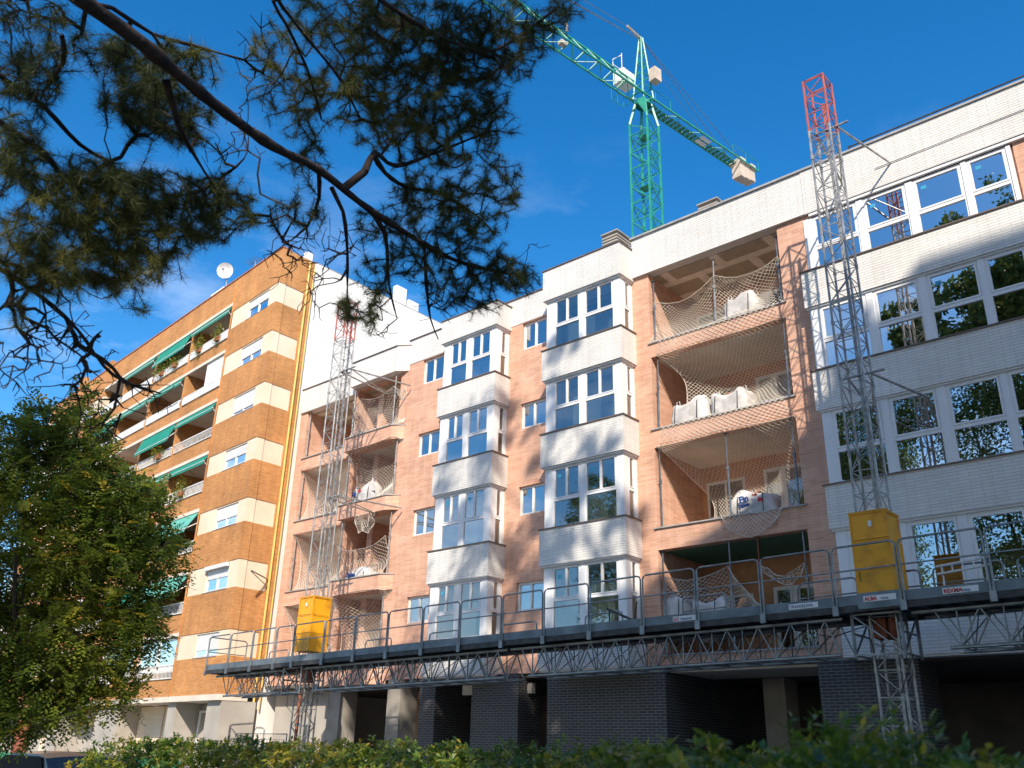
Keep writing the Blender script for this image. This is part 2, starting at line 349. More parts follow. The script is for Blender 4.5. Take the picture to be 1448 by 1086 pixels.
# left loggia: two halves
ll = [(15.5, 13.3), (12.75, 10.5), (9.95, 7.55), (7.0, 4.3)]
wall_with_holes(-32.3, -28.25, GT, 15.5, .42, [(-31.8, -28.45, b, a) for a, b in ll])
wall_with_holes(-28.25, -24.9, GT, 15.6, .20, [(-28.05, -25.35, b, a) for a, b in ll])
# top white brick band
m = MB(); m.box(-14.05, 3.6, -.1, .25, 15.8, 17.2); m.box(-17.2, -14.06, .0, .24, 15.8, 17.1); m.build('parapet', 'brick_white', NB)
m = MB(); m.box(-14.08, 3.6, -.16, .30, 17.2, 17.26); m.build('coping', 'grey_trim', NB)
m = MB(); m.box(-25.0, -17.2, YA-.02, YA+.25, 15.85, 16.9); m.build('parapet', 'brick_white', NB)
m = MB(); m.box(-25.0, -17.2, YA-.06, YA+.3, 16.9, 16.94); m.build('coping', 'sill_metal', NB)
m = MB(); m.box(-32.3, -28.2, .34, .8, 15.5, 16.62); m.build('parapet', 'brick_white', NB)
m = MB(); m.box(-32.3, -28.2, .30, .8, 16.62, 16.66); m.build('coping', 'sill_metal', NB)
chm = lambda a: [(-28.2, -.12-a), (-25.35, -.12-a), (-24.9+a, .2), (-24.9+a, .8), (-28.2, .8)]
def plan_prism(poly, z0, z1):
    m = MB(); n = len(poly); m.add([(x, y, z0) for x, y in poly]+[(x, y, z1) for x, y in poly], [tuple(range(n-1, -1, -1)), tuple(range(n, 2*n))]+[(i, (i+1) % n, (i+1) % n+n, i+n) for i in range(n)]); return m
plan_prism(chm(0), 15.6, 16.68).build('parapet', 'brick_white', NB)
plan_prism(chm(.04), 16.68, 16.72).build('coping', 'sill_metal', NB)
# slim sill bands over loggia upstands
def loggia(x0, x1, yw, yb, openings, floors_ceiling, lname):
    for i, (zt, zb) in enumerate(openings):
        m = MB(); m.box(x0-.08, x1+.08, yw-.05, yw+.3, zb, zb+.035); m.build('coping', 'grey_trim', NB)
        c = MB(); c.box(x0-.25, x1+.25, yw+.28, yb, zt-.001, zt+.03)
        c.build('ceiling', floors_ceiling[i], NB)
        fl = MB(); fl.box(x0-.2, x1+.2, yw+.28, yb, zb-.40, zb-.34); fl.build('balcony_floor', 'pale_slab', NB)
        side = MB(); side.box(x0-.28, x0, yw+.28, yb+.2, zb-.34, zt); side.box(x1, x1+.28, yw+.28, yb+.2, zb-.34, zt); side.splits('side_wall', 'brick_pink', NB)
loggia(-13.52, -9.15, 0, 2.6, [(a, b) for (_, _, b, a) in log2], ['ceiling_board', 'pale_slab', 'pale_slab', 'green_board'], 'r')
loggia(-31.8, -28.45, .42, 2.9, ll, ['ceiling_board', 'pale_slab', 'pale_slab', 'pale_slab'], 'l')
loggia(-28.05, -25.35, .2, 2.6, ll, ['ceiling_board', 'pale_slab', 'pale_slab', 'pale_slab'], 'm')
# projecting balcony fronts in front of the middle strip, chamfered towards the wall
for zb in (13.3, 10.5, 7.55, 4.3):
    plan_prism([(-28.2, -.12), (-25.35, -.12), (-24.9, .19), (-28.2, .19)], zb-.55, zb).build('balcony_front', 'brick_pink', NB)
    plan_prism([(-28.24, -.16), (-25.33, -.16), (-24.86, .195), (-28.24, .195)], zb+.002, zb+.036).build('coping', 'grey_trim', NB)
# back walls of loggias with door and window
def back_wall(x0, x1, y, zb, zt, wins, mat='inner_brick'):
    holes = wins; xs = sorted({x0, x1, *[h[0] for h in holes], *[h[1] for h in holes]}); zs = sorted({zb, zt, *[h[2] for h in holes], *[h[3] for h in holes]})
    m = MB()
    for j in range(len(zs)-1):
        for i in range(len(xs)-1):
            cx, cz = (xs[i]+xs[i+1])/2, (zs[j]+zs[j+1])/2
            if not any(h[0] < cx < h[1] and h[2] < cz < h[3] for h in holes): m.box(xs[i], xs[i+1], y, y+.15, zs[j], zs[j+1])
    m.build('back_wall', mat, NB)
    T = P3((0, y+.05, 0), (1, 0, 0), (0, -1, 0))
    for h in holes: window(NB, T, h[0], h[1], h[2], h[3], 'two' if h[3]-h[2] < 1.7 else 'tall', glass='glass_low', sill=h[3]-h[2] < 1.7)
for zt, zb in ((15.8, 13.35), (12.9, 10.55), (10.0, 7.6), (7.0, 4.15)):
    f = zb-.34
    back_wall(-13.52, -9.15, 2.6, f, zt, [(-13.35, -12.05, f+1.1, f+2.25), (-11.45, -10.85, f+.05, f+2.35), (-10.85, -10.1, f+.05, f+2.35)])
for zt, zb in ll:
    f = zb-.34
    back_wall(-31.8, -28.45, 2.9, f, zt, [(-30.3, -29.2, f+.05, f+2.2)]); back_wall(-28.05, -25.35, 2.6, f, zt, [(-26.9, -25.6, f+.05, f+2.2)])
    # brick pier inside the loggia that catches the sun
    m = MB(); m.box(-27.5, -27.2, .9, 2.6, f, zt); m.build('pier', 'brick_pink', NB)
# floor slabs, partition and rear walls so that the rooms behind the glass are real
for z in (13.1, 10.2, 7.2, 4.2):
    m = MB(); m.box(-25.0, -13.8, .5, 5.5, z-.24, z); m.box(-8.85, 3.6, .29, 5.5, z-.24, z); m.splits('floor_slab', 'inner_wall', NB)
m = MB(); m.box(-32.3, 3.6, .82, 9, 16.0, 16.3); m.build('roof', 'concrete', NB)
m = MB(); m.box(-25.0, -17.46, 3.4, 3.6, 4, 16.0); m.box(-17.33, -13.87, 1.5, 1.6, 4, 16.0); m.box(-8.85, 3.6, 3.3, 3.5, 4, 16.0)
for x in (-24.9, -22.7, -19.3, -17.4, -13.8, -8.85, -2.8, 3.5): m.box(x-.06, x+.06, .5, 5.5, 4, 16.0)
m.splits('inner_wall', 'inner_wall', NB)
m = MB(); m.box(-32.3, 3.6, 9, 9.3, 0, 16.3); m.box(3.6, 3.8, -.1, 9.3, 0, 17.2); m.splits('rear_wall', 'brick_pink', NB)
# green plasterboard glimpsed through low floors
for z0, z1 in ((10.2, 12.5), (7.2, 9.6), (4.2, 6.6)):
    m = MB(); m.box(-8.5, 3.4, .6, 5.3, z1-.02, z1); m.box(-17.2, -14.0, .6, 5.3, z1+.05, z1+.07); m.splits('ceiling', 'green_board' if z0 < 9 else 'pale_slab', NB)

# bay windows
def bay(x0, x1, yf, yw, top, right_side=True, panes=None, layout='bay', glass='glass'):
    w_, un = FL['sill'], FL['under']
    blocks = [(un[0], top)]+[(un[i+1], w_[i]) for i in range(4)]
    for k, (z0, z1) in enumerate(blocks):
        m = MB(); m.box(x0, x1, yf, yw, z0, z1); m.build('bay_parapet', 'brick_white', NB)
        m = MB(); m.box(x0-.035, x1+.035, yf-.035, yw-.004, z1, z1+.035); m.build('coping', 'sill_metal', NB)
        m = MB(); m.box(x0+.05, x1-.05, yf+.05, yw, z0-.05, z0-.002); m.build('soffit_trim', 'pvc_white', NB)
    for i in range(4):
        z0, z1 = w_[i]+.035, un[i]-.05
        c = MB()
        c.box(x0+.1, x0+.42, yf+.12, yf+.3, z0, z1); c.box(x1-.34, x1-.1, yf+.12, yf+.36, z0, z1)
        mid = (x0+x1)/2-.02; c.box(mid-.08, mid+.08, yf+.12, yf+.28, z0, z1)
        c.box(x1-.22, x1-.1, yw-.1, yw, z0, z1); c.box(x0+.1, x0+.2, yf+.3, yw, z0, z1)
        c.splits('corner_post', 'pvc_white', NB)
        T = P3((0, yf+.17, 0), (1, 0, 0), (0, -1, 0))
        gk = (['glass_low', 'glass_low', 'glass_low', 'glass_low'] if x0 > -18 else ['glass', 'glass', 'glass_mid', 'glass_low'])[i]
        window(NB, T, x0+.42, mid-.08, z0, z1, 'bay', glass=gk, sill=False, sticker=i >= 2); window(NB, T, mid+.08, x1-.34, z0, z1, 'bay', glass=gk, sill=False, sticker=i == 2)
        T = P3((x1-.15, 0, 0), (0, 1, 0), (1, 0, 0))
        window(NB, T, yf+.36, yw-.1, z0, z1, 'side', glass='glass_low', sill=False)
def board(x0, y0, z0, x1, y1, h, lean, mat='white_plaster'):  # pale boards added behind bay panes to catch sun and lighten the glass
    m = MB(); dx, dy = x1-x0, y1-y0; L = math.hypot(dx, dy); nx, ny = -dy/L, dx/L
    m.add([(x0, y0, z0), (x1, y1, z0), (x1+nx*.02, y1+ny*.02, z0), (x0+nx*.02, y0+ny*.02, z0)]+[(x0+nx*lean, y0+ny*lean, z0+h), (x1+nx*lean, y1+ny*lean, z0+h), (x1+nx*(lean+.02), y1+ny*(lean+.02), z0+h), (x0+nx*(lean+.02), y0+ny*(lean+.02), z0+h)], [(0, 3, 2, 1), (4, 5, 6, 7), (0, 1, 5, 4), (1, 2, 6, 5), (2, 3, 7, 6), (3, 0, 4, 7)])
    m.build('added_pale_board', mat, NB)
for i, z in enumerate(FL['sill']):
    board(-16.5+.2*i, -.3, z+.04, -15.7+.2*i, .1, 1.25, .1, 'inner_wall'); board(-15.1, -.1+.1*i, z+.04, -14.6, -.35, .8+.15*i, .12, 'inner_wall')
    board(-21.4, -.1, z+.04, -20.9+.1*i, .1, .9+.1*i, .1, 'inner_wall' if i else 'white_plaster')
bay(-17.2, -14.05, -.8, 0, 16.83); bay(-22.32, -19.5, -.58, YA, 16.62)
# wide bay on the right
x0, x1, yf = -8.45, 3.6, -.35
for k, (z0, z1) in enumerate([(FL['under'][i+1], FL['sill'][i]) for i in range(4)]):
    m = MB(); m.box(x0, x1, yf, 0, z0, z1); m.build('bay_parapet', 'brick_white', NB)
    m = MB(); m.box(x0-.04, x1, yf-.04, -.004, z1, z1+.035); m.build('coping', 'sill_metal', NB)
    m = MB(); m.box(x0+.04, x1, yf+.04, 0, z0-.05, z0-.002); m.build('soffit_trim', 'pvc_white', NB)
m = MB(); m.box(x0+.2, x1, -.115, -.101, 15.78, 17.2); m.build('bay_parapet', 'brick_white', NB)
m = MB(); m.box(x0+.3, x1, -.09, 0, 15.69, 15.778); m.build('soffit_trim', 'pvc_white', NB)

m = MB(); m.tube([(-6.2, -.14, 16.35), (-3, -.14, 16.4), (3.5, -.14, 16.42)], .009, 4); m.build('cable', 'dark_steel', NB)
for i in range(4):
    z0, z1 = FL['sill'][i]+.035, FL['under'][i]-.05
    yf = -.11 if i == 0 else -.35
    c = MB()
    c.box(-8.35, -8.1, yf+.08, yf+.24, z0, z1); (c.box(-8.35, -8.25, yf+.24, 0, z0, z1) if i else None)
    for a, b in ((-6.86, -6.69), (-5.56, -5.38), (-4.19, -4.07), (-3.15, -3.05)): c.box(a, b, yf+.07, yf+.22, z0, z1)
    c.splits('mullion', 'pvc_white', NB)
    T = P3((0, yf+.13, 0), (1, 0, 0), (0, -1, 0))
    for k, (a, b) in enumerate(((-8.1, -6.86), (-6.69, -5.56), (-5.38, -4.19), (-4.07, -3.15))):
        lay = 'big'
        if i == 3: lay = 'tall'
        window(NB, T, a, b, z0, z1, lay, glass='glass_big' if i < 3 else 'glass', sill=False, sticker=(i == 0 and k > 0) or (i == 1 and k == 2))
    m = MB(); m.box(-3.05, 3.6, yf+.2, yf+.34, z0, z1); m.build('bay_wall', 'brick_pink', NB)
# small windows between bays
T = P3((0, YA+.13, 0), (1, 0, 0), (0, -1, 0))
for (a, b) in ((-18.97, -17.86), (-24.12, -22.98)):
    for z0, z1 in W2Z: window(NB, T, a, b, z0, z1, 'two', glass='glass')
m = MB(); m.box(-17.75, -17.2, YA-.12, YA, 4, 15.8); m.build('wall', 'brick_pink', NB)
# chimneys with louvres
for (x0, x1, y0, y1, z1, w0) in ((-17.45, -16.75, 3, 4.3, 20.25, 'l'), (-13.25, -12.5, 3, 4.3, 19.85, 'r'), (-24.3, -23.8, 2.6, 3.3, 18.9, 's')):
    m = MB(); m.box(x0+.06, x1-.06, y0+.06, y1-.06, 16.3, z1-.1); ch = m.build('chimney', 'dark_concrete', NB)
    s = MB(); z = z1-1.0
    while z < z1-.05: s.box(x0, x1, y0, y1, z, z+.07); z += .13
    s.box(x0-.04, x1+.04, y0-.04, y1+.04, z1-.05, z1); s.build('louvre', 'concrete', ch)
m = MB(); m.box(-7.9, -6.6, 1.2, 2.2, 18.1, 18.2); m.box(-7.8, -7.7, 1.3, 1.4, 16.3, 18.1); m.box(-6.8, -6.7, 1.3, 1.4, 16.3, 18.1); m.build('roof_cover', 'dark_steel', NB)
m = MB(); m.tube([(-6.9, .2, 17.26), (-6.9, .2, 17.62)], .03); m.tube([(3.4, .2, 17.26), (3.4, .2, 17.62)], .03); m.tube([(-6.9, .2, 17.6), (3.4, .2, 17.6)], .025); m.build('roof_rail', 'dark_steel', NB)
# ground floor
def gpier(x0, x1, y1, mat='brick_dark'):
    m = MB(); m.box(x0, x1, .02, y1, .14, GT); m.build('pier', mat, NB)
gpier(-17.5, -13.46, 5.5); gpier(-20.55, -18.62, 1.0); gpier(-22.95, -22.2, 3.0); gpier(-9.25, -6.95, 1.2)
for x, y in ((-27.8, .05), (-24.6, .05), (-12.3, 3.2), (-5.0, 4.5)): 
    m = MB(); m.box(x, x+.65, y+.02, y+.8, .14, GT); m.build('column', 'concrete', NB)
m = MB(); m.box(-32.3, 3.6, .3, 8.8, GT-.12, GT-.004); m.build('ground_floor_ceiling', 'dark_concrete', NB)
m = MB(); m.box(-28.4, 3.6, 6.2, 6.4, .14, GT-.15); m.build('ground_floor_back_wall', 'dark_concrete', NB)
m = MB(); m.box(-32.3, -28.9, .9, 1.1, .14, GT-.15); m.build('ground_floor_front_wall', 'plaster_grey', NB)
m = MB(); m.box(-26.6, -25.0, 3.0, 3.1, .14, GT-.15); m.box(-4, 3.6, 2.6, 2.8, .14, GT-.15); m.splits('partition', 'inner_brick', NB)
for x in (-21.4, -19.0):
    m = MB(); m.box(x, x+.55, .45, .6, 3.35, 3.65); m.box(x+.08, x+.47, .43, .45, 3.42, 3.58); m.build('ceiling_box', 'pale_slab', NB)

# ------------------------------------------------------------------ orange brick building
A_ = R(4.6); OO = Vector((-32.6, -1.5, 0))
OB = thing('apartment_building', 'older orange brick apartment building with cream bands, green awnings and white balcony railings', 'building', (-32.6, -1.5, 0))
TO = P3(OO, (-math.cos(A_), math.sin(A_), 0), (-math.sin(A_), -math.cos(A_), 0))
BT = [21.58, 19.1, 16.58, 13.99, 11.32, 8.74, 5.95]; BB_ = [20.56, 18.07, 15.57, 13.0, 10.3, 7.6, 4.95]
RT = [20.62, 18.04, 15.5, 12.88, 10.12, 7.41, 4.81]; RB = [20.12, 17.58, 15.02, 12.35, 9.6, 6.9, 4.2]; SL = [22.05, 19.48, 16.93, 14.3, 11.57, 8.77, 6.1]
ROOF = 23.4
def strip(ua, ub, mirror=False):
    """brick piers with cream bands and one window per floor between ua and ub"""
    wa, wb = (ua+.8, ua+2.8) if not mirror else (ub-2.8, ub-.8)
    z = ROOF; 
    m = MB(TO)
    tops = [ROOF]+BB_; 
    for i in range(8):
        zt = tops[i]; zb = BT[i] if i < 7 else 3.5
        m.box(ua, ub, -.4, 0, zb, zt)
    m.splits('brick_wall', 'brick_orange', OB)
    c = MB(TO)
    for i in range(7):
        c.box(ua+.02, wa, -.4, -.025, BB_[i], BT[i]); c.box(wb, ub-.02, -.4, -.025, BB_[i], BT[i]); c.box(wa, wb, -.4, -.03, BT[i]-.06, BT[i]-.001)
    c.splits('cream_band', 'cream_render', OB)
    for i in range(7):
        T = lambda u, v, z: TO(u, v-.12, z)
        window(OB, T, wa, wb, BB_[i]+.01, BT[i]-.07, 'two', glass='glass', shutter=[.45, .62, .85, .5, .6, .5, .72][i])
        if i == 5:
            b = MB(TO); b.box(wa, wb, .0, .12, BT[i]-.22, BT[i]-.06); b.build('shutter_box', 'white_paint', OB)
strip(0, 4.4); strip(21.0, 25.4, True)
# side face towards the street corner
m = MB()
tops = [ROOF]+BB_
for i in range(8): m.box(-33.0, -32.6, -1.45, -.09, BT[i] if i < 7 else 3.5, tops[i])
m.box(-33.0, -32.58, -.085, .33, 3.5, ROOF); m.splits('brick_wall', 'brick_orange', OB)
m = MB()
for i in range(7): m.box(-33.0, -32.625, -1.44, -.09, BB_[i], BT[i])
m.splits('cream_band', 'cream_render', OB)
m = MB(); m.tube([(-32.53, .02, .2), (-32.53, .02, 23.3)], .045, 8); m.tube([(-32.5, .28, 3), (-32.5, .28, 23.0)], .03, 8); m.build('gas_pipe', 'gas_pipe', OB)
m = MB(); m.box(-33.0, -32.59, .331, 13, 0, 23.42); m.build('party_wall', 'white_plaster', OB)
m = MB(); m.box(-33.0, -32.575, .331, 13.05, 23.42, 23.45); m.build('coping', 'grey_trim', OB)
m = MB(); m.tube([(-32.56, -.05, 8.1), (-31.9, -1.3, 8.2)], .03); m.tube([(-32.56, -.02, 7.8), (-31.9, -1.3, 8.17)], .02); m.build('bracket', 'galvanised', OB)
m = MB(TO); m.box(1.3, 31.1, -11.8, -.42, 23.1, 23.3); m.build('roof', 'concrete', OB)
m = MB(TO); m.box(31.2, 31.6, -12, 0, 0, ROOF); m.box(1.5, 31.2, -12, -11.8, 0, ROOF); m.splits('rear_wall', 'white_plaster', OB)
m = MB(TO); m.box(-.02, 31.6, -.45, .04, ROOF, ROOF+.06); m.build('coping', 'terracotta', OB)
m = MB(TO); m.box(-.02, 31.6, -1.2, .03, 3.28, 3.5); m.build('base_slab', 'pale_slab', OB)
# balcony fields
def balconies(cuts, seed):
    rr = random.Random(seed); u0, u1 = cuts[0], cuts[-1]
    m = MB(TO); m.box(u0, u1, -.3, 0, SL[0], ROOF); m.build('brick_wall', 'brick_orange', OB)
    for i in range(7):
        m = MB(TO); m.box(u0, u1, -1.8, .06, SL[i]-.16, SL[i]-.002); m.build('balcony_slab', 'pale_slab', OB)
        zb = SL[i+1] if i < 6 else 3.5
        m = MB(TO); m.box(u0, u1, -.2, 0, zb, RB[i]); m.build('balcony_front', 'brick_orange', OB)
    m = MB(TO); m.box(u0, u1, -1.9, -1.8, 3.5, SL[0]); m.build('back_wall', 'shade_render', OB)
    m = MB(TO)
    for c in cuts[1:-1]: m.box(c-.14, c+.14, -1.8, .02, 3.5, SL[0]-.17)
    m.splits('divider', 'brick_orange', OB)
    for i in range(7):
        for k in range(len(cuts)-1):
            a, b = cuts[k]+.16, cuts[k+1]-.16
            if k == 0: a = cuts[k]+.02
            r = MB(TO); r.box(a, b, .0, .05, RT[i]-.05, RT[i]); r.box(a, b, .0, .05, RB[i]+.02, RB[i]+.06)
            n = int((b-a)/.13)
            for q in range(n+1):
                u = a+(b-a)*q/n
                if (i+k) % 2 == 0: r.tube([TO2(u, .025, RB[i]+.06), TO2(u+.035, .05, (RB[i]+RT[i])/2), TO2(u, .025, RT[i]-.05)], .013, 4)
                else: r.box(u-.012, u+.012, .012, .038, RB[i]+.06, RT[i]-.05)
            if i in (0, 1): r.box(a, b, .055, .065, RB[i]+.02, RT[i]-.08)
            r.build('railing', 'white_paint', OB)
            T = lambda u, v, z: TO(u, v-1.76, z)
            window(OB, T, a+.5, a+1.9, RB[i]-.3, SL[i]-.5, 'tall', glass='glass_low', sill=False)
            kind = AW.get((i, k+seed*10), 'none')
            zt = SL[i]-.17
            if kind in ('short', 'down', 'pale'):
                vo, dz = {'short': (.2, .34), 'down': (.32, .85), 'pale': (.55, .85)}[kind]
                s = MB(TO); n = 24
                for q in range(n):
                    ua, ub = a+(b-a)*q/n, a+(b-a)*(q+1)/n
                    s.quad((ua, .02, zt), (ub, .02, zt), (ub, vo, zt-dz), (ua, vo, zt-dz))
                    for w_ in range(2):
                        s.quad((ua+(ub-ua)*w_/2, vo, zt-dz), (ua+(ub-ua)*(w_+1)/2, vo, zt-dz), (ua+(ub-ua)*(w_+1)/2, vo+.02, zt-dz-(.17 if w_ == 0 else .12)), (ua+(ub-ua)*w_/2, vo+.02, zt-dz-(.12 if w_ == 0 else .17)))
                aw = s.build('awning', 'awning_pale' if kind == 'pale' else 'awning_green', OB)
                s = MB(TO); s.tube([(a, vo, zt-dz), (b, vo, zt-dz)], .025); s.tube([(a+.05, .02, zt-.5), (a+.05, vo, zt-dz)], .02); s.tube([(b-.05, .02, zt-.5), (b-.05, vo, zt-dz)], .02); s.build('awning_arm', 'white_paint', aw)
            if kind == 'screen':
                s = MB(TO)
                for q in range(5): s.box(a+(b-a)*.45*q/4-.02+.03, a+(b-a)*.45*q/4+.04, -.06, -.02, RT[i]-.35, zt)
                s.box(a, a+(b-a)*.48, -.05, -.03, RT[i]-.35, zt); s.build('screen', 'shutter_white', OB)
            if kind == 'glazed':
                window(OB, lambda u, v, z: TO(u, v-.1, z), a, b, RT[i]-.3, zt-.02, 'two', glass='glass', sill=False)
TO2 = lambda u, v, z: (u, v, z)
AW = {(0, 0): 'short', (0, 1): 'down', (0, 2): 'short', (1, 0): 'screen', (1, 1): 'short', (1, 2): 'short', (2, 0): 'short', (2, 1): 'down', (3, 0): 'short', (3, 1): 'short',
      (4, 0): 'pale', (4, 1): 'none', (5, 0): 'pale', (5, 1): 'down', (6, 0): 'glazed', (6, 1): 'glazed', (0, 11): 'short', (2, 10): 'down', (1, 3): 'down', (3, 3): 'short', (4, 10): 'down'}
balconies([4.4, 8.68, 13.1, 17.6, 21.0], 0); balconies([25.4, 28.5, 31.2], 1)
m = MB(TO); m.box(4.39, 4.45, .0, .05, 3.5, 22.9); m.build('corner_strip', 'brick_orange', OB)
# ground floor of the orange building
m = MB(TO); m.box(0, 31, -1.6, -1.3, 0, 3.28); m.build('ground_floor_wall', 'plaster_grey', OB)
for a, b in ((0.0, 1.2), (4.0, 4.75), (10.05, 12.6), (17.5, 19)):
    m = MB(TO); m.box(a, b, -1.3, -.15, 0, 3.279); m.build('pier', 'plaster_grey', OB)
for a, b in ((4.8, 7.3), (7.45, 10.0), (12.7, 15.5), (19.1, 23)):
    s = MB(TO); z = .14
    while z < 3.2: s.box(a, b, -1.29, -1.2+.02*(int(z*10) % 2), z, z+.095); z += .1
    s.build('shop_shutter', 'cream_render', OB)
window(OB, lambda u, v, z: TO(u, v-1.2, z), 1.4, 3.9, .9, 3.0, 'two', glass='glass')
# roof objects
m = MB(TO); m.box(8.1, 9.6, -1.6, -.9, ROOF, 24.75); m.build('chimney', 'white_plaster', OB)
m = MB(TO); m.box(5.4, 6.7, -2.4, -1.6, ROOF, 24.9); m.build('chimney', 'terracotta', OB)
m = MB(TO); m.box(25.6, 26.6, -.3, -.02, ROOF+.07, 24.2); m.box(21, 22.0, -.3, -.02, ROOF+.07, 24.0); m.box(31, 31.5, -1.3, -.6, ROOF+.07, 24.2); m.splits('chimney', 'brick_orange', OB)
m = MB(); m.box(-33.0, -32.7, 5.6, 6.3, 23.47, 24.5); m.box(-33, -32.7, 6.5, 7.2, 23.47, 24.0); m.box(-33, -32.75, -.1, .25, 23.47, 23.9); m.splits('chimney', 'white_plaster', OB)

dish = thing('satellite_dish', 'round white satellite dish on the roof of the orange brick building', 'satellite dish', TO(6.9, -.5, ROOF+.06))
m = MB(); m.tube([TO(6.9, -.5, ROOF+.06), TO(6.9, -.5, 24.75)], .03); m.build('pole', 'galvanised', dish)
m = MB(); c = Vector(TO(6.9, -.35, 25.0)); ax = (Vector((.62, -.62, -.25))).normalized(); a = ax.cross(Vector((0, 0, 1))).normalized(); b = ax.cross(a)
vs = [c]; fs = []
for j in range(1, 5):
    for k in range(24):
        t = 2*math.pi*k/24; rr_ = .43*j/4; vs.append(c+(a*math.cos(t)+b*math.sin(t))*rr_+ax*(.14*(j/4)**2))
for k in range(24): fs.append((0, 1+k, 1+(k+1) % 24))
for j in range(3):
    for k in range(24): fs.append((1+j*24+k, 1+(j+1)*24+k, 1+(j+1)*24+(k+1) % 24, 1+j*24+(k+1) % 24))
m.add(vs, fs); m.build('reflector', 'white_paint', dish, smooth=True)
m = MB(); m.tube([c-b*-.5+ax*.1, c+ax*.5], .012); m.box(*[q for p in zip(tuple(c+ax*.5-Vector((.05, .05, .05))), tuple(c+ax*.5+Vector((.05, .05, .05)))) for q in p]); m.build('receiver', 'grey_trim', dish)
ant = thing('roof_antenna', 'small rooftop antenna near the corner of the orange building', 'antenna', TO(3.6, -.4, ROOF+.06))
m = MB(); m.tube([TO(3.6, -.4, ROOF+.06), TO(3.6, -.4, 24.3)], .02); m.build('pole', 'galvanised', ant)
m = MB(); m.tube([TO(3.0, -.4, 24.2), TO(4.3, -.4, 24.35)], .02)
for q in range(6): m.tube([TO(3.1+.2*q, -.75, 24.22+.02*q), TO(3.1+.2*q, -.05, 24.22+.02*q)], .012)
m.build('aerial', 'galvanised', ant)
# ------------------------------------------------------------------ lattice helpers
def lattice(x0, x1, y0, y1, z0, z1, step, rc, rb, chords, braces, rungs=True, n=6):
    cs = [(x0, y0), (x1, y0), (x1, y1), (x0, y1)]
    for x, y in cs: chords.tube([(x, y, z0), (x, y, z1)], rc, n)
    z = z0; i = 0
    while z < z1-.01:
        zn = min(z+step, z1)
        for k in range(4):
            a, b = cs[k], cs[(k+1) % 4]
            if (i+k) % 2: a, b = b, a
            braces.tube([(*a, z), (*b, zn)], rb, 4)
            if rungs: braces.tube([(*cs[k], zn), (*cs[(k+1) % 4], zn)], rb, 4)
        z = zn; i += 1
def mast(label, x0, x1, y0, y1, ztop, zred, wall_y):
    t = thing('platform_mast', label, 'mast', ((x0+x1)/2, (y0+y1)/2, .14), 'lattice masts carrying the work platform')
    c = MB(); b = MB(); lattice(x0, x1, y0, y1, .3, zred, .5, .029, .0115, c, b)
    for k in range(int((zred-.3)/1.5)+1):
        z = .3+1.5*k
        for x, y in ((x0, y0), (x1, y0), (x1, y1), (x0, y1)): c.tube([(x, y, z-.05), (x, y, z+.05)], .04, 6)
    # toothed rack and inner guide
    xm, ym = (x0+x1)/2, (y0+y1)/2
    c.box(xm-.03, xm+.03, y1-.03, y1+.03, .3, zred); 
    c.build('chord', 'mast_steel', t); b.build('bracing', 'mast_steel', t)
    c = MB(); b = MB(); lattice(x0, x1, y0, y1, zred, ztop, .5, .029, .013, c, b); c.box(xm-.03, xm+.03, y1-.03, y1+.03, zred, ztop-.5); c.build('top_chord', 'red_paint', t, 'red painted mast top'); b.build('top_bracing', 'red_paint', t, 'red painted bracing')
    m = MB(); m.box(x0-.3, x1+.3, y0-.3, y1+.3, .145, .3); m.build('base', 'dark_steel', t)
    for z in ((16.3, 9.6) if x0 > -10 else (14.8, 9.9)):
        m = MB(); wy = wall_y
        m.tube([(x0, y1, z), (x0-.35, wy, z)], .03, 5); m.tube([(x1, y1, z), (x1+.45, wy, z+.05)], .03, 5); m.tube([(x1, y1, z), (x0-.35, wy, z)], .022, 5)
        m.tube([(x0-.15, y1-.05, z), (x1+.3, y1-.05, z)], .028, 5)
        m.build('wall_tie', 'mast_steel', t)
    return t
mast('tall grey lattice mast with red top in front of the white brick bay at right', -6.76, -6.24, -3.02, -2.5, 17.65, 16.1, -.12)
mast('tall grey lattice mast with red top in front of the white party wall at left', -25.62, -25.1, -3.0, -2.48, 17.55, 15.95, .1)

# ------------------------------------------------------------------ work platform
zo = lambda x: .0155*(x+4)
PT = lambda x, y, z: Vector((x, y, z+zo(x)))
WP = thing('work_platform', 'long grey steel mast-climbing work platform with railings stretched across the facade', 'work platform', (-14, -3, 4.2))
XL, XR = -30.25, .6
rails = [-30.25, -28.86, -27.45, -26.1, -25.15+.05, -23.53, -22.02, -20.54, -19.06, -17.59, -16.05, -14.65, -13.21, -11.7, -10.27, -8.72, -7.17, -5.86, -4.3, -2.75, -1.2, .35]
m = MB(PT); n_ = 40
for i in range(n_):
    a, b = XL+(XR-XL)*i/n_, XL+(XR-XL)*(i+1)/n_
    for (p, q) in (((a), (b)),):
        for k in range(6):
            y = -3.56+.25*k; m.box(a+.006, b-.006, y+.004, y+.243, 4.5, 4.54)
m.build('deck', 'deck_steel', WP)
m = MB(PT)
for i in range(n_):
    a, b = XL+(XR-XL)*i/n_, XL+(XR-XL)*(i+1)/n_
    m.box(a, b, -3.6, -3.565, 4.38, 4.5)
    m.box(a, b, -2.05, -2.0, 4.36, 4.5); m.box(a+.02, a+.08, -3.56, -2.06, 4.40, 4.495); m.box(a+.35, a+.39, -3.56, -2.06, 4.42, 4.495)
m.build('deck_frame', 'dark_steel', WP)
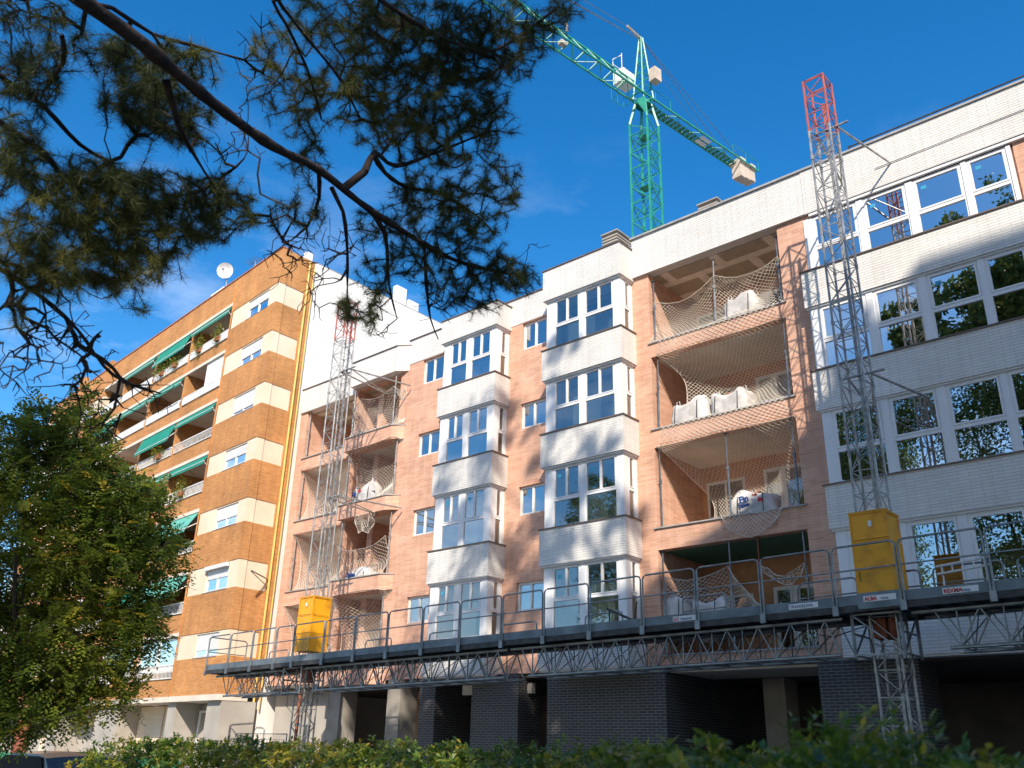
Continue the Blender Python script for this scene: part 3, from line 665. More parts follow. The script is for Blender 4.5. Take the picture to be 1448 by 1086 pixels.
# toe boards and rail panels
def rail_panel(x0, x1, y, zt, wout=-.02, low=False):
    r = MB(PT); c = .09
    pts = [(x0, y, 4.4), (x0, y, zt-c), (x0+c*.3, y, zt-c*.3), (x0+c, y, zt), (x1-c, y, zt), (x1-c*.3, y, zt-c*.3), (x1, y, zt-c), (x1, y, 4.4)]
    r.tube(pts, .022, 6); r.tube([(x0, y, (zt+4.7)/2), (x1, y, (zt+4.7)/2)], .017, 6)
    return r.build('guard_rail', 'galvanised', WP)
for i in range(len(rails)-1):
    a, b = rails[i]+.03, rails[i+1]-.03
    rail_panel(a, b, -3.62, 5.66)
    t = MB(PT); t.box(a-.02, b+.02, -3.60, -3.575, 4.51, 4.70); 
    rr = random.Random(i)
    o = t.build('toe_board', 'deck_steel', WP)
    if i % 2 == 1 or i > 14: rail_panel(a+.1, b-.1, -2.06, 5.2 if i < 12 else 5.35)
    t = MB(PT)
    for x in (a, b): t.box(x-.03, x+.03, -3.66, -3.605, 4.33, 4.52)
    t.splits('rail_socket', 'galvanised', WP)
# end rail at the left
m = MB(PT); m.tube([(XL-.02, -3.6, 4.4), (XL-.02, -3.6, 5.6), (XL-.02, -3.5, 5.66), (XL-.02, -2.15, 5.66), (XL-.02, -2.05, 5.6), (XL-.02, -2.05, 4.4)], .022, 6); m.tube([(XL-.02, -3.6, 5.15), (XL-.02, -2.05, 5.15)], .017); m.build('guard_rail', 'galvanised', WP)
# stickers on the toe boards: white plates with lettering
def text_mesh(s, size, O, D, Upv, mat, name, parent, extr=.002, bold=0):
    cu = bpy.data.curves.new('t', 'FONT'); cu.body = s; cu.size = size; cu.extrude = extr; cu.offset = bold; cu.resolution_u = 2
    to = bpy.data.objects.new('t', cu); col.objects.link(to)
    dg = bpy.context.evaluated_depsgraph_get(); me = bpy.data.meshes.new_from_object(to.evaluated_get(dg)); bpy.data.objects.remove(to)
    me.materials.clear()
    D = Vector(D).normalized(); U = Vector(Upv).normalized(); Nn = D.cross(U)
    off = Vector((0, 0, 0)); p = parent
    while p is not None: off = off+Vector(p.location); p = p.parent
    me.transform(Matrix(((D.x, U.x, Nn.x, O[0]-off.x), (D.y, U.y, Nn.y, O[1]-off.y), (D.z, U.z, Nn.z, O[2]-off.z), (0, 0, 0, 1))))
    return link(me, name, mat, parent)
for x, s1, s2 in ((-10.9, 'LO', 'Ramirez'), (-8.55+.4, '', 'TRANSELEVA'), (-6.6, 'ALBA', 'maq'), (-5.15, 'REXMA', 'maq')):
    z = 4.545+zo(x); yy = -3.606 if x != -6.6 else -3.64
    wd = .62
    if x == -6.6:
        pm = MB(PT); pm.box(-6.72, -5.9, -3.635, -3.61, 4.42, 4.72); pm.build('toe_board', 'deck_steel', WP)
    pm = MB(PT); pm.box(x, x+wd, yy-.004, yy, 4.545, 4.655); pl = pm.build('plate', 'sticker_white', WP)
    if s1: text_mesh(s1, .10, (x+.02, yy-.008, z+.02), (1, 0, .0155), (0, 0, 1), 'print_red', 'lettering', pl, bold=.003)
    text_mesh(s2, .085, (x+(.02 if not s1 else (.2 if s1 == 'LO' else .33)), yy-.008, z+.024), (1, 0, .0155), (0, 0, 1), 'print_blue', 'lettering', pl)
# truss below
def truss(xa, xb):
    c = MB(PT); b = MB(PT); ys = (-3.28, -2.52); zt, zb = 4.32, 3.64
    for y in ys:
        c.tube([(xa, y, zt), (xb, y, zt)], .04, 6)
        c.tube([(xa+.6, y, zb), (xb-.1, y, zb)], .034, 6)
    n = max(2, int((xb-xa)/.72)); st = (xb-xa)/n
    for i in range(n):
        x = xa+st*i
        for y in ys:
            if i > 0: b.tube([(x, y, zb), (x, y, zt)], .016, 4)
            if i > 0: b.tube([(x, y, zb), (x+st/2, y, zt)], .017, 4)
            b.tube([(x+st/2, y, zt), (min(x+st, xb-.1), y, zb)], .017, 4)
        b.tube([(x, ys[0], zt), (x+st, ys[1], zt)], .015, 4)
        if i > 0: b.tube([(x, ys[1], zb), (x, ys[0], zb)], .015, 4); b.tube([(x, ys[0], zb), (x+st/2, ys[1], zt)], .014, 4); b.tube([(x, ys[1], zb), (x+st/2, ys[0], zt)], .014, 4); b.tube([(x, ys[0], zb), (min(x+st, xb-.1), ys[1], zb)], .013, 4)
    c.build('truss_chord', 'galvanised', WP); b.build('truss_bracing', 'galvanised', WP)
truss(-30.0, -25.95); truss(-24.85, -16.1); truss(-16.0, -7.2); truss(-5.85, .5)
# drive units: yellow cabinets round the masts
def drive(x0, x1, y0, y1, z0, z1):
    P = lambda x, y, z: Vector((x, y, z+zo((x0+x1)/2)))
    m = MB(P); H = (z1-z0)/3
    for k in range(3):
        a, b = z0+H*k, z0+H*(k+1)-.012; s = .0 if k < 2 else .01
        m.box(x0+s, x1-s, y0+s, y1-s, a, b)
    o = m.build('drive_cabinet', 'yellow_paint', WP)
    bm_ = MB(P)
    for k in range(3):
        a, b = z0+H*k, z0+H*(k+1)-.012
        for (u, v) in ((x0, x0+.03), (x1-.03, x1)): bm_.box(u, v, y0-.012, y0-.001, a+.002, b-.002)
        bm_.box(x0+.03, x1-.03, y0-.012, y0-.001, b-.03, b-.002); bm_.box(x0+.03, x1-.03, y0-.012, y0-.001, a+.002, a+.028)
        for (u, v) in ((y0, y0+.03), (y1-.03, y1)): bm_.box(x1+.001, x1+.012, u, v, a+.002, b-.002)
        bm_.box(x1+.001, x1+.012, y0+.03, y1-.03, b-.03, b-.002)
    bm_.box(x0-.015, x1+.02, y0-.02, y1+.01, z1-.01, z1+.012)
    bm_.build('cabinet_rim', 'yellow_paint', o)
    q = MB(P); q.box(x0+.38, x0+.45, y0-.02, y0-.013, z1-.32, z1-.2); q.build('label_plate', 'sticker_white', o)
    q = MB(P); q.tube([(x0+.1, y0-.02, z0+.3), (x0+.1, y0-.05, z0+.34), (x0+.1, y0-.05, z0+.46), (x0+.1, y0-.02, z0+.5)], .01); q.build('handle', 'dark_steel', o)
    r = MB(P); r.box(x0+.12, x0+.38, y0+.25, y1-.1, 3.95, 4.32); r.tube([(x0+.5, y0+.3, 3.95), (x0+.5, y0+.3, 4.32)], .08, 10); r.build('gear_motor', 'rust_red' if x0 > -10 else 'red_paint', WP)
    r = MB(P)
    for x in (x0-.1, x1+.1):
        for y in (-3.36, -2.48): r.tube([(x, y, 3.55), (x, y, 4.4)], .035, 5)
        for z in (3.6, 4.0, 4.36): r.tube([(x, -3.36, z), (x, -2.48, z)], .025, 4)
        r.tube([(x, -3.36, 3.6), (x, -2.48, 4.36)], .02, 4)
    for y in (-3.36,):
        for z in (3.6, 4.36): r.tube([(x0-.1, y, z), (x1+.1, y, z)], .028, 4)
        r.tube([(x0-.1, y, 4.36), (x1+.1, y, 3.6)], .02, 4)
    r.build('mast_carriage', 'galvanised', WP)
    r = MB(P); r.tube([(x0+.2, -3.3, 3.9), (x0+.3, -3.38, 3.2), (x1-.1, -3.3, 2.9), (x1+.15, -3.1, 3.6)], .014, 5); r.tube([(x0, -2.5, 4.3), (x0-.8, -2.7, 4.05), (x0-1.8, -2.6, 4.3)], .012, 5); r.build('power_cable', 'dark_steel', WP)
drive(-6.88, -6.14, -3.16, -2.42, 4.72, 6.42); drive(-25.74, -24.98, -3.12, -2.4, 4.9, 6.66)
# loose items on the deck
st = thing('ladder', 'short white ladder leaning on the platform railing beside the yellow drive cabinet at right', 'ladder', (-5.2, -2.3, 4.55))
m = MB(); m.tube([(-5.6, -2.25, 5.15), (-4.6, -2.2, 5.25)], .025); m.tube([(-5.6, -2.25, 5.3), (-4.6, -2.2, 5.4)], .025); m.tube([(-5.5, -2.25, 4.56), (-5.5, -2.2, 5.35)], .02); m.tube([(-4.7, -2.2, 4.56), (-4.7, -2.2, 5.4)], .02)
for q in range(5): m.tube([(-5.5+.2*q, -2.24, 5.16+.02*q), (-5.5+.2*q, -2.24, 5.31+.02*q)], .015)
m.build('frame', 'white_paint', st)
tb = thing('trestle', 'small dark trestle standing on the work platform behind the railing', 'trestle', (-12.2, -2.3, 4.5))
m = MB(); m.tube([(-13.6, -2.4, 5.1), (-12.8, -2.35, 4.75)], .03); m.tube([(-12.8, -2.35, 4.45), (-12.7, -2.35, 5.2)], .02); m.tube([(-13.5, -2.4, 4.42), (-13.5, -2.4, 5.05)], .02); m.build('frame', 'dark_steel', tb)

# ------------------------------------------------------------------ tower crane
CR = thing('tower_crane', 'green lattice tower crane rising behind the new building', 'tower crane', (-30.6, 27, 0))
cx, cy = -30.6, 27.0; hw = .8; ZJ = 49.5
c = MB(); b = MB()
cs = [(cx-hw, cy-hw), (cx+hw, cy-hw), (cx+hw, cy+hw), (cx-hw, cy+hw)]
for x, y in cs: c.box(x-.065, x+.065, y-.065, y+.065, 0, 47.0)
z = 18.; i = 0
while z < 46.9:
    zn = min(z+1.55, 47.)
    for k in range(4):
        p, q = cs[k], cs[(k+1) % 4]; mid = ((p[0]+q[0])/2, (p[1]+q[1])/2)
        b.tube([(*p, z), (*q, z)], .045, 4)
        if i % 2: b.tube([(*p, z), (*q, zn)], .045, 4)
        else: b.tube([(*q, z), (*p, zn)], .045, 4)
    b.tube([(cx, cy+hw*.5, z), (cx+.25, cy+hw*.5, zn)], .03, 4); b.tube([(cx+.3, cy+hw*.4, z), (cx+.5, cy+hw*.4, zn)], .03, 4)
    if i % 3 == 0: b.box(cx-.6, cx+.2, cy-.1, cy+.7, z+.2, z+.24)
    z = zn; i += 1
c.build('mast', 'crane_green', CR); b.build('mast_bracing', 'crane_green', CR)
m = MB()   # slewing head: struts spread from a cone to the mast corners
top = (cx, cy, 49.15)
for x, y in cs: m.add([(x-.12, y, 47), (x+.12, y, 47), (cx+(x-cx)*.5+.1, cy+(y-cy)*.5, 49.1), (cx+(x-cx)*.5-.1, cy+(y-cy)*.5, 49.1), (x, y-.12, 47), (x, y+.12, 47), (cx+(x-cx)*.5, cy+(y-cy)*.5+.1, 49.1), (cx+(x-cx)*.5, cy+(y-cy)*.5-.1, 49.1)], [(0, 1, 2, 3), (4, 5, 6, 7)]); 
for x, y in cs: m.tube([(x, y, 47), (cx+(x-cx)*.55, cy+(y-cy)*.55, 49.1)], .12, 5)
vs = [(cx+.62*math.cos(t*math.pi/8), cy+.62*math.sin(t*math.pi/8), 49.15) for t in range(16)]
m.add(vs+[(x_, y_, 48.9) for x_, y_, _ in vs]+[(cx, cy-.3, 47.3)], [tuple(range(16))]+[(i, (i+1) % 16, (i+1) % 16+16, i+16) for i in range(16)])
m.tube([(cx-.9, cy, 49.2), (cx+.9, cy, 49.2)], .1, 6)
m.add([(cx+.75, cy-.85, 49.0), (cx-.1, cy-.95, 49.0), (cx+.79, cy-.84, 47.2)], [(0, 1, 2)])
m.build('slewing_head', 'crane_green', CR)
jd = Vector((3.6, 26, 0)).normalized(); js = Vector((jd.y, -jd.x, 0))
J = lambda a, s, z: Vector((cx, cy, ZJ))+jd*a+js*s+Vector((0, 0, z))
def jib(a0, a1, wd, h, name):
    c = MB(); b = MB(); 
    for s in (-wd/2, wd/2): c.tube([J(a0, s, 0), J(a1, s, 0)], .085, 4)
    if h > 0: c.tube([J(a0, 0, h), J(a1, 0, h)], .085, 4)
    a = a0; st = 1.5 if a1 > a0 else -1.5; k = 0
    while (a1-a)*(1 if st > 0 else -1) > .1:
        an = a+st if (a1-a-st)*(1 if st > 0 else -1) > 0 else a1
        s = wd/2 if k % 2 else -wd/2
        b.tube([J(a, -wd/2, 0), J(a, wd/2, 0)], .035, 4); b.tube([J(a, s, 0), J(an, -s, 0)], .035, 4)
        if h > 0:
            for s in (-wd/2, wd/2): b.tube([J(a, s, 0), J((a+an)/2, 0, h)], .035, 4); b.tube([J((a+an)/2, 0, h), J(an, s, 0)], .035, 4)
        a = an; k += 1
    o = c.build(name, 'crane_green', CR); b.build(name+'_bracing', 'crane_green', o)
jib(-1.0, -42, 1.3, 1.25, 'jib')
jib(-.9, 14.3, 1.25, 0, 'counter_jib')
m = MB()
for a in range(0, 28): m.add([J(.5*a+.3, -.6, .03), J(.5*a+.72, -.6, .03), J(.5*a+.72, .1, .03), J(.5*a+.3, .1, .03)], [(0, 1, 2, 3)])
for s in (-.62, .62):
    for a, e in ((.8, 2.6), (10.8, 14.4)):
        m.tube([J(a, s, 0), J(a, s, 1.0), J((a+e)/2, s, 1.05), J(e, s, 1.0), J(e, s, 0)], .03, 4)
    m.tube([J(12.6, s, 0), J(12.6, s, 1.02)], .03, 4)
m.build('walkway', 'crane_green', CR)
for a0 in (5.8, 7.3):
    pass
m = MB(); m.add([J(6.9, -.5, -.03), J(8.1, -.5, -.03), J(8.1, -.1, -.03), J(6.9, -.1, -.03), J(6.9, .05, -.03), J(8.1, .05, -.03), J(8.1, .4, -.03), J(6.9, .4, -.03)], [(0, 1, 2, 3), (4, 5, 6, 7)]); m.build('sign_plate', 'white_paint', CR)
def obox(mb, a0, a1, s0, s1, z0, z1):
    mb.add([J(a0, s0, z0), J(a1, s0, z0), J(a1, s1, z0), J(a0, s1, z0), J(a0, s0, z1), J(a1, s0, z1), J(a1, s1, z1), J(a0, s1, z1)], [(0, 3, 2, 1), (4, 5, 6, 7), (0, 1, 5, 4), (1, 2, 6, 5), (2, 3, 7, 6), (3, 0, 4, 7)])
for k in range(3):
    m = MB(); obox(m, 11.9+.72*k, 12.55+.72*k, -.42, .47, -1.5+.12*k, -.1); obox(m, 11.9+.72*k, 12.55+.72*k, -.62, .62, -.1, .35 if k != 1 else .1); m.build('counterweight', 'crane_pale', CR)
# tower head, cabin, machinery box
m = MB(); ap = J(0, 0, 6.3)
for a, s in ((-.6, -.5), (-.6, .5), (.7, -.5), (.7, .5)): m.tube([J(a, s, 0), ap+jd*a*.15+js*s*.2], .075, 5)
for z in (1.2, 2.4, 3.6, 4.8):
    f = 1-z/6.6
    p = [J(-.6*f, -.5*f, z), J(-.6*f, .5*f, z), J(.7*f, .5*f, z), J(.7*f, -.5*f, z)]
    for k in range(4): m.tube([p[k], p[(k+1) % 4]], .04, 4); f2 = 1-(z+1.2)/6.6; 
    m.tube([p[0], J(.7*(1-(z+1.2)/6.6), -.5*(1-(z+1.2)/6.6), z+1.2)], .035, 4); m.tube([p[1], J(.7*(1-(z+1.2)/6.6), .5*(1-(z+1.2)/6.6), z+1.2)], .035, 4)
m.build('tower_head', 'crane_green', CR)
m = MB(); m.tube([ap, ap-jd*1.6+Vector((0, 0, .25))], .11, 5); m.build('pulley_arm', 'crane_pale', CR)
m = MB(); obox(m, -1.7, -.3, -1.55, -.55, 1.5, 2.7); m.build('cabin', 'white_paint', CR)
m = MB(); obox(m, -1.5, -.5, -1.56, -1.54, 2.1, 2.5); obox(m, -.29, -.28, -1.4, -.8, 1.8, 2.4); m.build('cabin_window', 'dark_void', CR)
m = MB(); 
for a, s in ((-1.7, -1.55), (-.3, -1.55), (-1.7, -.6)): m.tube([J(a, s, 2.7), J(a, s, 4.1)], .035, 4)
m.tube([J(-1.7, -1.55, 3.6), J(-.3, -1.55, 3.6)], .03, 4); m.tube([J(-1.7, -1.55, 4.1), J(-1.2, -1.0, 4.5)], .03, 4); m.build('cabin_rail', 'white_paint', CR)
m = MB(); obox(m, .1, .85, .6, 1.25, 1.5, 2.7); m.build('winch_box', 'crane_pale', CR)
m = MB()
for s in (-.45, .45):
    m.tube([ap, J(12.2, s, .2)], .03, 4); m.tube([ap+Vector((0, 0, -.2)), J(-30, s*.3, 1.3)], .03, 4)
m.tube([ap-Vector((0, 0, 1.2)), J(7.5, .3, .2)], .022, 4); m.tube([ap-jd*1.6+Vector((0, 0, .25)), J(-40, 0, 1.4)], .025, 4)
m.build('pendant_cable', 'galvanised', CR)
m = MB(); m.tube([J(-8.6, .3, 1.2), J(-8.6, .3, 1.9)], .1, 5); obox(m, -9.0, -8.4, -.2, .2, .05, .35); m.build('trolley', 'crane_pale', CR)
m = MB(); m.tube([J(-2.0, -.65, 0), J(-2.0, -1.5, -.1), J(-.6, -1.5, -.1), J(-.6, -.65, 0)], .03, 4)
for a in (-2.0, -1.3, -.6): m.tube([J(a, -1.5, -.1), J(a, -1.5, 1.0)], .025, 4)
m.tube([J(-2.0, -1.5, 1.0), J(-.6, -1.5, 1.0)], .025, 4); m.build('side_platform', 'crane_green', CR)

# ------------------------------------------------------------------ props, nets, bags
def prop(x, y, z0, z1, label, mat='galvanised', group='steel props in the balcony openings', lean=0):
    t = thing('steel_prop', label, 'steel prop', (x, y, z0), group)
    m = MB(); m.tube([(x, y, z0), (x+lean*.6, y, z0+(z1-z0)*.6)], .03, 6); m.tube([(x+lean*.6, y, z0+(z1-z0)*.6), (x+lean, y, z1)], .022, 6); m.build('tube', mat, t)
    m = MB(); zc = z0+(z1-z0)*.58; m.tube([(x+lean*.58, y, zc-.06), (x+lean*.58, y, zc+.06)], .045, 6); m.tube([(x+lean*.58-.06, y-.05, zc), (x+lean*.58+.06, y-.02, zc+.02)], .012, 4); m.build('collar', mat, t)
    m = MB(); m.box(x+lean-.06, x+lean+.06, y-.06, y+.06, z1-.012, z1-.002); m.box(x-.06, x+.06, y-.06, y+.06, z0+.037, z0+.045); m.build('end_plate', mat, t)
SD = {1: 'top', 2: 'second', 3: 'third', 4: 'lowest, green-ceilinged'}
def rows(i): return f'{SD[i]} row'
for (x, i, zb, zt, mt, wh, ln) in [(-13.4, 1, 13.35, 15.55, 'galvanised', 'left end', 0), (-11.33, 1, 13.35, 15.55, 'mast_steel', 'middle', .06), (-9.25, 1, 13.35, 15.55, 'galvanised', 'right end', 0),
        (-13.4, 2, 10.55, 12.9, 'galvanised', 'left end', .05), (-9.3, 2, 10.55, 12.9, 'galvanised', 'right end', .03), (-13.42, 3, 7.6, 10.0, 'galvanised', 'left end', 0),
        (-11.26, 3, 7.6, 10.0, 'galvanised', 'middle', 0), (-9.33, 3, 7.6, 10.0, 'galvanised', 'right end', 0), (-13.44, 4, 4.19, 7.0, 'galvanised', 'left end', 0), (-11.41, 4, 4.19, 7.0, 'galvanised', 'middle', .03), (-9.32, 4, 4.19, 7.0, 'galvanised', 'right end', 0)]:
    prop(x, .1, zb, zt, f'grey steel prop at the {wh} of the {SD[i]} balcony, wide right stack', mt, lean=ln)
prop(-10.56, .1, 4.19, 7.0, 'rusty red steel prop in the lowest green-ceilinged balcony of the wide right stack', 'rust_red')
for (x, i, y) in [(-31.68, 0, .5), (-27.98, 0, .02), (-25.45, 0, .02), (-31.68, 1, .5), (-27.98, 1, .02), (-25.2, 1, .12), (-31.68, 2, .5), (-27.98, 2, .02), (-25.2, 2, .12), (-25.3, 3, .12)]:
    zt, zb = ll[i]; half = 'left half' if x < -30 else ('right half, by the mast' if x < -26 else 'right half, outer end')
    prop(x, y, zb, zt, f'thin steel prop in the {["top", "second", "third", "lowest"][i]} balcony of the left stack, {half}', 'mast_steel')

ROPE = .0066
def net(label, top, bot, bulge=.5, cell=.105, name='safety_net', edge=True, seed=0, wob=.045, t1=1., side=0):
    """top/bot: lists of (x, y, z) control points; strands run diagonally over the surface between them"""
    rr = random.Random(seed)
    def curve(P, s):
        s = min(max(s, 0), 1)*(len(P)-1); i = min(int(s), len(P)-2); f = s-i
        f2 = f; a, b = Vector(P[i]), Vector(P[i+1]); return a+(b-a)*f2
    Lh = sum((Vector(top[i+1])-Vector(top[i])).length for i in range(len(top)-1)); Lv = (curve(top, .5)-curve(bot, .5)).length*1.1+bulge*.5
    ph = [rr.random()*6 for _ in range(6)]
    def S(a, b):
        p = curve(top, a)*(1-b)+curve(bot, b=None) if False else curve(top, a)*(1-b)+curve(bot, a)*b
        k = math.sin(math.pi*b)**.8
        p = p+Vector((side*k*(1-a)*1.0, bulge*k*(.6+.4*math.sin(math.pi*a)), 0))
        p = p+Vector((wob*math.sin(9*b+ph[0]+5*a)+wob*.6*math.sin(17*a+ph[1]), wob*1.6*math.sin(7*a+ph[2])*math.sin(6*b+ph[3])*(k+.1), wob*math.sin(8*a+6*b+ph[4])))
        return p
    P0 = []; P1 = []
    nu = int(Lh/(cell*1.414)*1.0)+1; nvv = int(Lv/(cell*1.414))+1
    du, dv = 1/nu, 1/nvv
    for i in range(-nvv, nu+nvv+1):
        for dr in (1, -1):
            prev = None
            for j in range(nvv*2+1):
                b = j*dv/2; a = (i+dr*j/2)*du
                if a < -1e-6 or a > 1+1e-6: prev = None; continue
                q = S(a, b)
                if prev is not None: P0.append(prev); P1.append(q)
                prev = q
    P0 = np.array([tuple(p) for p in P0]); P1 = np.array([tuple(p) for p in P1]); r = np.full(len(P0), ROPE)
    E0 = []; E1 = []
    if edge:
        n = 60
        for f in (lambda t: S(t, 0), lambda t: S(t, 1), lambda t: S(0, t), lambda t: S(1, t)):
            pts = [f(k/n) for k in range(n+1)]
            E0 += pts[:-1]; E1 += pts[1:]
    if E0:
        P0 = np.concatenate([P0, np.array([tuple(p) for p in E0])]); P1 = np.concatenate([P1, np.array([tuple(p) for p in E1])]); r = np.concatenate([r, np.full(len(E0), ROPE*1.7)])
    V, F = prisms(P0, P1, r, r, 3)
    base = V.mean(0); o = link(np_mesh(name, V-base, F), name, 'rope'); o.location = tuple(base)
    tag(o, label, 'safety net', 'rope safety nets on the balconies'); return o
def sag(pts, d=.25, n=5):
    out = []
    for i in range(len(pts)-1):
        a, b = Vector(pts[i]), Vector(pts[i+1])
        for k in range(n):
            f = k/n; p = a+(b-a)*f; p.z -= d*4*f*(1-f); out.append(tuple(p))
    out.append(tuple(pts[-1])); return out
net('rope net sagging between three props across the top balcony of the wide right stack', sag([(-13.4, .06, 14.78), (-11.28, .06, 14.95), (-9.22, .06, 14.92)], .32), [(-13.5, .02, 13.42), (-9.2, .02, 13.42)], .35, seed=1)
net('full rope net bulging across the second balcony of the wide right stack, above two sacks', [(-13.2, -.07, 12.88), (-9.15, -.07, 12.9)], [(-12.9, .1, 10.6), (-9.35, .05, 10.62)], 1.15, seed=2, side=.35)
net('full rope net bulging across the third wide right balcony, behind the printed sack', [(-13.45, -.07, 10.03), (-9.2, -.07, 10.03)], [(-12.5, 1.3, 7.75), (-9.5, .1, 7.66)], .9, seed=3, side=.3)
net('thin rope net draped flat over the brick upstand below the top right balcony', [(-13.2, -.075, 13.38), (-9.4, -.075, 13.38)], [(-13.3, -.075, 12.95), (-9.2, -.075, 12.95)], -.02, cell=.12, seed=4, wob=.004, edge=False)
net('thin rope net draped flat over the brick upstand below the second right balcony', [(-13.2, -.075, 10.58), (-9.4, -.075, 10.58)], [(-13.3, -.075, 10.08), (-9.2, -.075, 10.08)], -.02, cell=.12, seed=5, wob=.004, edge=False)
net('half-round scrap of rope net hanging over the brick below the printed sack', [(-11.45, -.07, 7.62), (-9.72, -.07, 7.6)], [(-11.2, -.09, 7.2), (-10.9, -.1, 7.03), (-10.65, -.1, 6.97), (-10.3, -.1, 7.05), (-9.95, -.09, 7.25)], -.05, seed=6, wob=.012)
net('low rope net slung like a tent between props of the lowest, green-ceilinged right balcony', sag([(-13.44, .06, 6.25), (-11.39, .06, 6.3), (-10.56, .06, 5.3)], .14), [(-13.4, .1, 4.7), (-10.5, .1, 4.7)], .3, seed=7)
net('loose rope net swagged at the right end of the lowest, green-ceilinged right balcony', sag([(-10.52, .06, 6.2), (-9.34, .06, 6.15)], .22), sag([(-10.2, .08, 5.85), (-9.4, .06, 6.0)], .2), .05, seed=8)
# left stack
for i, nm in ((1, 'second'), (2, 'third'), (3, 'lowest')):
    zt, zb = ll[i]
    net(f'rope net across the left half of the {nm} balcony of the left stack', [(-31.75, .35, zt+.02), (-28.45, .35, zt+.02)], [(-31.5, .5, zb+.05), (-28.5, .4, zb+.05)], .7, seed=20+i, cell=.12)
net('rope net sagging between props across the top balcony of the left stack, right half', sag([(-28.0, -.05, 14.9), (-27.5, -.05, 14.95), (-25.45, -.05, 15.0), (-24.95, .1, 14.9)], .2), [(-28.0, -.08, 13.35), (-25.3, -.08, 13.35), (-24.95, .12, 13.35)], .3, seed=31, cell=.12)
net('full rope net across the second balcony of the left stack, right half', [(-28.1, -.15, 12.78), (-25.3, -.15, 12.78), (-24.9, .15, 12.78)], [(-27.8, .1, 10.6), (-25.3, .0, 10.55)], .8, seed=32, cell=.12)
net('half-height rope net across the third balcony of the left stack, above a sack', sag([(-28.0, -.1, 8.95), (-25.3, -.06, 9.0)], .4), [(-27.9, -.05, 7.6), (-25.3, -.05, 7.6)], .35, seed=33, cell=.12)
net('full rope net across the lowest balcony of the left stack, right half', [(-28.1, -.15, 7.02), (-25.3, -.15, 7.02), (-24.95, .12, 7.02)], [(-27.8, .2, 4.6), (-25.3, .1, 4.6)], .7, seed=34, cell=.12)
net('torn rope scrap hanging below the second balcony of the left stack', [(-27.0, -.18, 9.93), (-25.9, -.18, 9.93)], [(-26.75, -.1, 9.2), (-26.5, -.15, 9.35), (-26.2, -.1, 9.15), (-25.95, -.1, 9.4)], .06, seed=35, cell=.1)

def bag(label, x, y, z, wd, dp, h, seed, tilt=0, prints=None, spikes=2, name='rubble_bag'):
    rr = np.random.default_rng(seed); n = 14; V = []; F = []
    for j in range(n+1):
        b = math.pi*j/n
        for k in range(2*n):
            a = math.pi*k/n; e = .45
            sx = math.copysign(abs(math.cos(a))**e, math.cos(a)); sy = math.copysign(abs(math.sin(a))**e, math.sin(a)); rr_ = abs(math.sin(b))**.4; sz = math.copysign(abs(math.cos(b))**.55, math.cos(b))
            V.append([sx*rr_*wd/2, sy*rr_*dp/2, sz*h/2])
    V = np.array(V); 
    ph = rr.random((6, 4))*6
    for q in range(6):
        fq = 4+q*3.2; amp = .055/(1+q*.45)
        V += amp*np.stack([np.sin(V[:, 1]*fq+ph[q, 0])*np.cos(V[:, 2]*fq+ph[q, 1]), .5*np.sin(V[:, 0]*fq+ph[q, 2]), np.sin(V[:, 0]*fq*.9+ph[q, 3])*np.cos(V[:, 1]*fq)], 1)
    top = V[:, 2] > 0; V[top, 2] *= 1+.18*np.sin(V[top, 0]*6/wd*1.2+ph[0, 0])
    V += rr.normal(size=V.shape)*.006
    for j in range(n):
        for k in range(2*n):
            k2 = (k+1) % (2*n); F.append((j*2*n+k, j*2*n+k2, (j+1)*2*n+k2, (j+1)*2*n+k))
    c, s = math.cos(tilt), math.sin(tilt); X = V[:, 0]*c-V[:, 2]*s; Z = V[:, 0]*s+V[:, 2]*c; V[:, 0] = X; V[:, 2] = Z
    t = thing(name, label, 'rubble sack', (x, y, z), 'white rubble sacks on the balconies')
    me = bpy.data.meshes.new('sack'); me.from_pydata([Vector((*v,))+Vector((0, 0, h/2)) for v in V], [], F); me.update()
    o = link(me, 'sack', 'bag_fabric', t, smooth=True)
    m = MB()
    for q in range(spikes):
        xx = x+wd*(-.35+.7*q/max(1, spikes-1)); zz = z+h*.95
        m.tube([(xx, y-dp*.3, zz-.1), (xx+.03, y-dp*.32, zz+.10), (xx+.1, y-dp*.3, zz+.12), (xx+.14, y-dp*.28, zz-.12)], .014, 5)
    m.build('handle', 'bag_fabric', t)
    m = MB()
    for sx in (-.3, .28):
        m.tube([(x+wd*sx, y-dp*.53, z+.1), (x+wd*sx*1.02, y-dp*.57, z+h*.5), (x+wd*sx, y-dp*.5, z+h*.9)], .012, 4)
    m.build('strap', 'dark_steel', t)
    m = MB()
    r_ = random.Random(seed)
    for q in range(9):
        a, b = x+r_.uniform(-.14, .14)*wd, y+r_.uniform(-.12, .1)*dp; s_ = r_.uniform(.06, .12); zz = z+h*.97
        m.tube([(a-s_, b, zz), (a+s_*.4, b+s_*.3, zz+s_*.8)], s_*.6, 5)
    m.build('rubble', 'rubble', t)
    return t
bag('white rubble sack behind the net at the right end of the top right balcony', -10.6, .62, 13.01, 1.15, .9, 1.22, 3, -.05)
bag('crumpled white rubble sack at the left of the second balcony, wide right stack', -12.5, .65, 10.21, 1.25, .9, 1.15, 4, .03)
bag('white rubble sack with brick rubble on top in the second right balcony', -11.2, .65, 10.21, 1.2, .9, 1.12, 5, .06)
pb = bag('white sack printed with blue and red letters, leaning on the third balcony edge', -10.7, .42, 7.27, 1.25, .5, 1.0, 6, .12, spikes=3)
yt = .42-.33
text_mesh('Fin', .23, (-10.98, yt, 7.96), (1, 0, .14), (-.14, -.1, 1), 'print_blue', 'print', pb, .004, .012)
